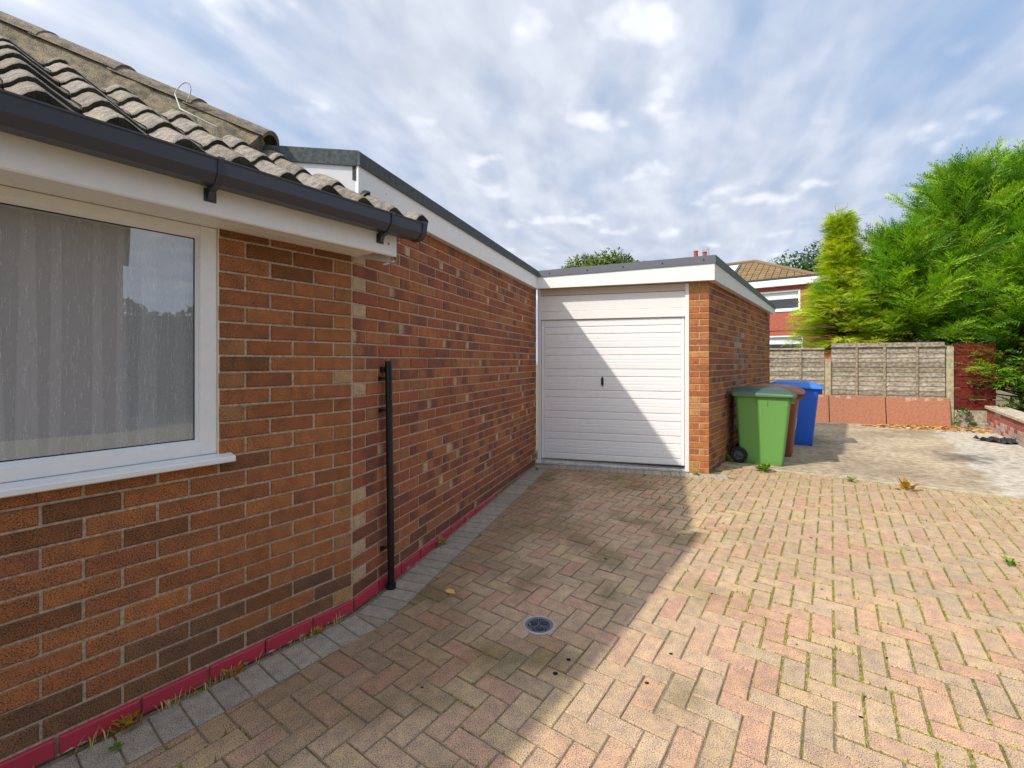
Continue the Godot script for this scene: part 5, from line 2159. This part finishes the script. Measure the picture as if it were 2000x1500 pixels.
func build_plants() -> void:
	var gold := [lin(190, 204, 52), lin(202, 212, 60), lin(170, 192, 52), lin(212, 214, 76), lin(148, 176, 50)]
	var lime := [lin(146, 188, 56), lin(124, 172, 52), lin(164, 198, 60), lin(106, 152, 48), lin(180, 206, 72), lin(90, 132, 46)]
	var leyl := func(f: float) -> float: return pow(1.0 - f, 0.55) * 0.97 + 0.03
	var cone := func(f: float) -> float: return 0.03 + 0.60 * pow(1.0 - f, 1.05) + 0.48 * sin(PI * clampf(f * 1.5 + 0.15, 0.0, 1.0)) * (1.0 - f)
	conifer("golden green pointed conifer behind the fence, left of the tall ones", Vector3(7.86, 0, -10.75), 5.1, 1.08, 1.80, 330, gold, cone, 0.05, 0.30, 0.14, "", 0.66)
	conifer("feathery green conifer right of the golden one, lower than its neighbours", Vector3(9.10, 0, -10.45), 4.5, 1.75, 1.65, 240, lime, leyl, 0.35, 0.42, 0.0, "tall feathery conifers")
	conifer("tall feathery conifer in the middle of the green screen", Vector3(10.35, 0, -10.35), 6.0, 1.95, 1.3, 310, lime, leyl, 0.40, 0.44, 0.0, "tall feathery conifers")
	conifer("tall feathery conifer at the right edge of the picture", Vector3(11.50, 0, -9.95), 6.1, 1.95, 0.8, 300, lime, leyl, 0.40, 0.44, 0.0, "tall feathery conifers")
	conifer("feathery conifer low over the garden wall at the right edge", Vector3(10.30, 0, -9.10), 3.7, 1.40, 0.80, 220, lime, leyl, 0.15, 0.40, 0.12, "tall feathery conifers")
	conifer("feathery conifer beyond the right edge of the picture", Vector3(13.0, 0, -9.3), 5.9, 1.9, 0.8, 200, lime, leyl, 0.45, 0.46, 0.0, "tall feathery conifers")
	# fuchsia and climber spilling over the corner
	var o := thing("fuchsia_shrub", "dark leafy fuchsia shrub with red flowers over the low wall corner", "shrub", Vector3(9.95, 0.45, -8.80))
	var mb := MB.new()
	var st := MB.new()
	st.col = lin(104, 66, 48)
	var fl := MB.new()
	for k in 110:
		var az := rng.randf() * TAU
		var el := rng.randf_range(0.1, 1.2)
		var d := Vector3(cos(az) * cos(el), sin(el), sin(az) * cos(el))
		var ln := rng.randf_range(0.55, 1.15)
		var p0 := Vector3(rng.randf_range(-0.45, 1.3), rng.randf_range(-0.05, 0.85), rng.randf_range(-0.3, 0.5))
		var path := []
		for q in 5:
			var t := q / 4.0
			path.append(p0 + d * ln * t + Vector3(0, -0.38 * t * t, 0))
		st.tube(path, 0.006, 4, false, 0.002)
		for q in 26:
			var t := rng.randf_range(0.2, 1.0)
			var p := p0 + d * ln * t + Vector3(0, -0.38 * t * t, 0)
			leafy(mb, p, 2, 0.075, 0.05, 0.03, [lin(84, 118, 46), lin(66, 100, 44), lin(104, 140, 56), lin(120, 158, 66), lin(54, 84, 42)])
		if rng.randf() < 0.6:
			var p := path[4] as Vector3
			fl.col = jit([lin(214, 48, 84), lin(222, 60, 52), lin(226, 74, 120)][rng.randi_range(0, 2)], 0.1)
			for q in 6:
				var a := TAU * q / 6.0
				var e := Vector3(cos(a), -1.1, sin(a)).normalized() * 0.045
				var s := Vector3(-sin(a), 0, cos(a)) * 0.012
				fl.tri(p, p + e * 0.6 + s, p + e)
				fl.tri(p, p + e, p + e * 0.6 - s)
	put(st, "stems", "bark", o)
	put(mb, "foliage", "leaf", o)
	put(fl, "flowers", "leaf", o)
	# shoots at the foot of the red boards
	o = thing("ivy_shoot", "small ivy shoots at the foot of the red boards", "plant", Vector3(9.02, 0.1, -8.98))
	mb = MB.new()
	for k in 30:
		leafy(mb, Vector3(-0.18 + 0.012 * k, 0.03 + 0.30 * maxf(0.0, sin(k * 0.13)), 0.02), 3, 0.07, 0.05, 0.05, [lin(92, 132, 56), lin(74, 112, 50), lin(116, 152, 62)])
	put(mb, "leaves", "leaf", o)

	var dark := [lin(66, 96, 44), lin(54, 82, 40), lin(78, 108, 48), lin(48, 74, 38)]
	var soft := [lin(104, 122, 52), lin(92, 112, 48), lin(118, 134, 60), lin(82, 102, 46)]
	broadleaf("small rounded tree top showing over the garage roof", Vector3(6.9, 0, -34.0), 9.3, [[Vector3(-1.4, 8.1, 0), 1.7], [Vector3(0.4, 8.4, 0.4), 1.7], [Vector3(1.9, 8.0, -0.4), 1.5], [Vector3(-0.3, 7.0, 0.6), 2.0], [Vector3(2.7, 7.8, 0.2), 1.1], [Vector3(-2.3, 7.7, 0.1), 1.1]], 5200, 0.16, soft, "trees behind the houses")
	broadleaf("dark green tree behind the far house roof", Vector3(23.6, 0, -36.0), 11.0, [[Vector3(-1.2, 8.2, 0), 2.4], [Vector3(1.6, 9.2, 0.3), 2.5], [Vector3(3.6, 8.4, 0.4), 2.4], [Vector3(0.4, 6.6, 1.0), 2.8], [Vector3(3.0, 6.2, 0.8), 2.6], [Vector3(-2.6, 7.0, 0.5), 1.6], [Vector3(-4.2, 7.2, 0.2), 1.5], [Vector3(-5.6, 7.0, 0.0), 1.2]], 5200, 0.17, dark, "trees behind the houses")
	broadleaf("broad dark tree seen between golden conifer and green screen", Vector3(30.4, 0, -37.0), 10.5, [[Vector3(-1.6, 8.0, 0), 2.4], [Vector3(1.5, 8.6, 0.3), 2.6], [Vector3(0, 6.4, 1.0), 3.0]], 2600, 0.18, dark, "trees behind the houses")


# ---------------------------------------------------------------- houses around
func glazed(parent: Node3D, called: String, x0: float, x1: float, y0: float, y1: float, split: float, z := 0.0, blind := 0.3) -> void:
	var w := Node3D.new()
	w.name = called
	parent.add_child(w, true)
	var fr := MB.new()
	fr.col = lin(244, 244, 244)
	var t := 0.075
	fr.box(Vector3(x0, y0, z - 0.02), Vector3(x0 + t, y1, z + 0.05), 0.006)
	fr.box(Vector3(x1 - t, y0, z - 0.02), Vector3(x1, y1, z + 0.05), 0.006)
	fr.box(Vector3(x0 + t, y0, z - 0.02), Vector3(x1 - t, y0 + t, z + 0.048), 0.006)
	fr.box(Vector3(x0 + t, y1 - t, z - 0.02), Vector3(x1 - t, y1, z + 0.048), 0.006)
	if split > 0:
		fr.box(Vector3(split - 0.06, y0 + t, z - 0.02), Vector3(split + 0.06, y1 - t, z + 0.047), 0.006)
	put(fr, "frame", "upvc", w)
	var gl := MB.new()
	gl.quad(Vector3(x0 + t, y0 + t, z + 0.01), Vector3(x1 - t, y0 + t, z + 0.01), Vector3(x1 - t, y1 - t, z + 0.01), Vector3(x0 + t, y1 - t, z + 0.01))
	put(gl, "pane", "glass", w)
	var bl := MB.new()
	bl.col = lin(225, 230, 232)
	bl.box(Vector3(x0 + t, lerpf(y1, y0, blind), z - 0.09), Vector3(x1 - t, y1 - t, z - 0.08))
	put(bl, "blind", "plain", w)
	var dk := MB.new()
	dk.col = lin(70, 76, 80)
	dk.box(Vector3(x0, y0, z - 0.6), Vector3(x1, y1, z - 0.55))
	put(dk, "room_back", "plain", w)
	var sl := MB.new()
	sl.col = lin(244, 244, 244)
	sl.box(Vector3(x0 - 0.06, y0 - 0.07, z - 0.02), Vector3(x1 + 0.06, y0 - 0.004, z + 0.10), 0.01)
	put(sl, "sill", "upvc", w)


func build_far_house() -> void:
	var ax := Vector3(0.784, 0, 0.62).normalized()
	var o := thing("far_house", "red brick house with white windows and tiled roof beyond the fence", "building", Vector3(12.06, 0, -20.0))
	frame(o, ax)
	# walls built round the window openings
	var mb := MB.new()
	mb.col = lin(200, 116, 94)
	var xs := [-6.0, -1.62, 0.66, 4.4]
	mb.box(Vector3(-6.0, -0.2, -0.25), Vector3(4.4, 1.05, 0.0))
	mb.box(Vector3(-6.0, 1.05, -0.25), Vector3(-0.78, 2.58, 0.0))
	mb.box(Vector3(0.74, 1.05, -0.25), Vector3(4.4, 2.58, 0.0))
	mb.box(Vector3(-6.0, 2.58, -0.25), Vector3(4.4, 3.70, 0.0))
	mb.box(Vector3(-6.0, 3.70, -0.25), Vector3(-1.35, 4.58, 0.0))
	mb.box(Vector3(0.64, 3.70, -0.25), Vector3(4.4, 4.58, 0.0))
	mb.box(Vector3(-6.0, 4.58, -0.25), Vector3(4.4, 4.78, 0.0))
	mb.box(Vector3(-6.0, -0.2, -7.0), Vector3(-5.8, 4.78, -0.25))
	mb.box(Vector3(4.2, -0.2, -7.0), Vector3(4.4, 4.78, -0.25))
	mb.box(Vector3(-6.0, -0.2, -7.2), Vector3(4.4, 4.78, -7.0))
	put(mb, "wall", "brick", o)
	mb = MB.new()
	mb.col = lin(190, 116, 98)
	mb.box(Vector3(-6.0, 2.80, 0.0), Vector3(4.4, 2.90, 0.03))
	put(mb, "brick_band", "brick", o)
	glazed(o, "window", -1.35, 0.64, 3.70, 4.58, -0.10, -0.06, 0.42)
	glazed(o, "window", -0.78, 0.74, 1.05, 2.58, 0.0, -0.06, 0.25)
	mb = MB.new()
	mb.col = lin(244, 244, 244)
	mb.box(Vector3(-6.2, 4.76, -0.1), Vector3(4.6, 5.06, 0.22), 0.01)
	put(mb, "fascia", "upvc", o)
	mb = MB.new()
	mb.col = lin(84, 88, 92)
	mb.box(Vector3(-6.22, 5.06, -0.2), Vector3(4.62, 5.14, 0.25), 0.01)
	put(mb, "roof_edge", "felt", o)
	# hipped main roof, laid in courses of tiles
	var roof := MB.new()
	var z0 := -0.5
	var y0 := 5.08
	var run := 3.1
	var rise := 1.62
	var rows := 11
	for r in rows:
		var f0 := float(r) / rows
		var f1 := float(r + 1) / rows
		var xa := -9.0
		var xb0 := 1.35 - 3.1 * f0
		var step := 0.30
		var x := xa
		while x < xb0 - 0.05:
			var xe2 := minf(x + step - 0.025, xb0)
			var xt := minf(xe2, 1.35 - 3.1 * f1 + 0.12)
			roof.col = jit(lin(160, 136, 98), 0.14)
			var lo := y0 + rise * f0 + 0.05
			var hi := y0 + rise * f1 + 0.01
			if xt > x:
				roof.quad(Vector3(x, lo, z0 - run * f0), Vector3(xe2, lo, z0 - run * f0), Vector3(xt, hi, z0 - run * f1), Vector3(x, hi, z0 - run * f1))
				roof.quad(Vector3(x, lo - 0.05, z0 - run * f0), Vector3(xe2, lo - 0.05, z0 - run * f0), Vector3(xe2, lo, z0 - run * f0), Vector3(x, lo, z0 - run * f0))
			x += step
	var rt := put(roof, "roof_tiles", "tile", o)
	rt.set_meta("kind", "stuff")
	mb = MB.new()
	mb.col = lin(70, 60, 48)
	mb.quad(Vector3(-9.0, y0 - 0.01, z0), Vector3(1.35, y0 - 0.01, z0), Vector3(-1.75, y0 + rise - 0.02, z0 - run), Vector3(-9.0, y0 + rise - 0.02, z0 - run))
	mb.quad(Vector3(1.35, y0 - 0.01, z0), Vector3(1.35, y0 - 0.01, z0 - 2 * run), Vector3(-1.75, y0 + rise - 0.02, z0 - run), Vector3(-1.75, y0 + rise - 0.02, z0 - run))
	mb.quad(Vector3(1.35, y0 - 0.01, z0 - 2 * run), Vector3(-9.0, y0 - 0.01, z0 - 2 * run), Vector3(-9.0, y0 + rise - 0.02, z0 - run), Vector3(-1.75, y0 + rise - 0.02, z0 - run))
	put(mb, "roof_deck", "tile", o)
	mb = MB.new()
	mb.col = lin(150, 126, 98)
	mb.tube([Vector3(1.38, y0 + 0.04, z0), Vector3(-1.75, y0 + rise + 0.04, z0 - run)], 0.10, 8)
	mb.tube([Vector3(-1.75, y0 + rise + 0.04, z0 - run), Vector3(-9.0, y0 + rise + 0.04, z0 - run)], 0.10, 8)
	put(mb, "ridge", "tile", o)
	# roof window
	mb = MB.new()
	var ry := func(f: float) -> Vector2: return Vector2(y0 + rise * f + 0.10, z0 - run * f)
	var r0: Vector2 = ry.call(0.42)
	var r1: Vector2 = ry.call(0.88)
	mb.col = lin(90, 92, 96)
	board(mb, Vector3(-4.1, r0.x, r0.y), Vector3(-2.35, r0.x, r0.y), Vector3(-2.35, r1.x, r1.y), Vector3(-4.1, r1.x, r1.y), 0.12)
	var sk := put(mb, "roof_window", "trim", o)
	mb = MB.new()
	mb.col = lin(215, 222, 230)
	board(mb, Vector3(-4.0, r0.x + 0.07, r0.y - 0.06), Vector3(-2.45, r0.x + 0.07, r0.y - 0.06), Vector3(-2.45, r1.x - 0.03, r1.y + 0.09), Vector3(-4.0, r1.x - 0.03, r1.y + 0.09), 0.02)
	put(mb, "pane", "gutter", sk)
	# chimney
	mb = MB.new()
	mb.col = lin(150, 84, 64)
	var cx := -4.55
	mb.box(Vector3(cx - 0.42, y0, z0 - run - 0.3), Vector3(cx + 0.42, 7.30, z0 - run + 0.3))
	mb.box(Vector3(cx - 0.48, 7.22, z0 - run - 0.36), Vector3(cx + 0.48, 7.31, z0 - run + 0.36), 0.01)
	var ch := put(mb, "chimney", "brick", o)
	for e in [[-0.24, 0.44], [0.24, 0.32]]:
		mb = MB.new()
		mb.col = lin(186, 100, 66)
		mb.xf = Transform3D(Basis(), Vector3(cx + e[0], 7.31, z0 - run))
		mb.lathe([Vector2(0.125, 0.0), Vector2(0.11, e[1] * 0.85), Vector2(0.13, e[1] * 0.88), Vector2(0.13, e[1]), Vector2(0.09, e[1]), Vector2(0.085, e[1] - 0.2)], 14)
		put(mb, "chimney_pot", "slab", ch)
	mb = MB.new()
	mb.col = lin(120, 122, 126)
	mb.tube([Vector3(cx + 0.46, 6.8, z0 - run), Vector3(cx + 0.46, 7.85, z0 - run)], 0.014, 6)
	mb.tube([Vector3(cx + 0.1, 7.72, z0 - run), Vector3(cx + 0.5, 7.78, z0 - run)], 0.010, 6)
	for k in 3:
		mb.tube([Vector3(cx + 0.2 + 0.13 * k, 7.62, z0 - run), Vector3(cx + 0.2 + 0.13 * k, 7.9, z0 - run)], 0.007, 5)
	put(mb, "aerial", "metal", ch)


# what the big window mirrors: the neighbour's gable and hedge on the other side of the drive, outside the picture
func build_opposite() -> void:
	var o := thing("neighbour_house", "brick house across the drive, mirrored in the bungalow window", "building", Vector3(8.0, 0, 3.1))
	frame(o, Vector3(-0.474, 0, 0.88).normalized())
	var mb := MB.new()
	mb.col = lin(92, 66, 54)
	mb.box(Vector3(0, -0.2, -7.0), Vector3(9.0, 4.9, -0.2))
	put(mb, "wall", "brick", o)
	mb = MB.new()
	mb.col = lin(96, 82, 70)
	board(mb, Vector3(-0.3, 4.8, 0.1), Vector3(9.3, 4.8, 0.1), Vector3(9.3, 7.2, -3.6), Vector3(-0.3, 7.2, -3.6), 0.15)
	board(mb, Vector3(9.3, 4.8, -7.3), Vector3(-0.3, 4.8, -7.3), Vector3(-0.3, 7.2, -3.6), Vector3(9.3, 7.2, -3.6), 0.15)
	put(mb, "roof", "tile", o)
	var h := thing("hedge", "clipped green hedge across the drive, mirrored in the bungalow window", "hedge", Vector3(9.3, 0, 4.6))
	frame(h, Vector3(0.21, 0, -0.978).normalized())
	mb = MB.new()
	for k in 9000:
		var p := Vector3(rng.randf_range(0.0, 6.3), rng.randf_range(0.1, 2.85), rng.randf_range(0.0, 0.6))
		p.y += 0.18 * sin(p.x * 3.0)
		var v := Vector3(rng.randfn(), rng.randfn(), rng.randfn()).normalized()
		var a := v * 0.09
		var e := v.cross(Vector3(0.3, 1, 0.2)).normalized() * 0.05
		var c := jit([lin(84, 118, 48), lin(70, 102, 44), lin(100, 134, 54)][rng.randi_range(0, 2)], 0.2)
		ftri(mb, p - a, p + e, p + a, Vector3(-0.9, 0.4, 0.1).normalized(), c)
		ftri(mb, p - a, p + a, p - e, Vector3(-0.9, 0.4, 0.1).normalized(), c)
	put(mb, "foliage", "leaf", h)
	mb = MB.new()
	mb.col = lin(70, 62, 46)
	mb.box(Vector3(0.1, 0, 0.35), Vector3(6.2, 2.6, 0.45))
	put(mb, "inner_twigs", "bark", h)


func _ready() -> void:
	rng.seed = 20240607
	# camera: upright, the lens shifted down a little
	var cam := Camera3D.new()
	cam.name = "camera"
	add_child(cam)
	cam.position = Vector3(0, CAM_H, 0)
	cam.projection = Camera3D.PROJECTION_FRUSTUM
	cam.near = 0.05
	cam.far = 600.0
	cam.size = 2.0 * 0.05 * 750.0 / 879.0
	cam.frustum_offset = Vector2(0, -0.05 * 43.0 / 879.0)
	cam.current = true
	var we := WorldEnvironment.new()
	we.name = "world"
	var env := Environment.new()
	env.background_mode = Environment.BG_SKY
	var sky := Sky.new()
	var pm := PanoramaSkyMaterial.new()
	pm.panorama = make_sky()
	sky.sky_material = pm
	env.sky = sky
	env.background_energy_multiplier = 1.0
	env.tonemap_mode = Environment.TONE_MAPPER_LINEAR
	env.tonemap_exposure = 2.35
	env.sdfgi_enabled = true
	env.ssao_enabled = true
	env.ssil_enabled = true
	we.environment = env
	add_child(we)
	var sun := DirectionalLight3D.new()
	sun.name = "sun"
	sun.light_energy = 0.62
	sun.light_color = Color(1.0, 0.965, 0.91)
	sun.light_angular_distance = 1.1
	sun.shadow_enabled = true
	add_child(sun)
	sun.look_at_from_position(Vector3.ZERO, Vector3(0.919, -1.0, -0.455), Vector3.UP)

	make_materials()
	build_ground()
	build_bungalow()
	build_extension()
	build_garage()
	build_drive()
	build_yard()
	build_far_house()
	build_opposite()
	build_curtain()
	build_pipe()
	build_gully()
	build_bins()
	build_fence()
	build_low_wall()
	build_plants()
	build_weeds()
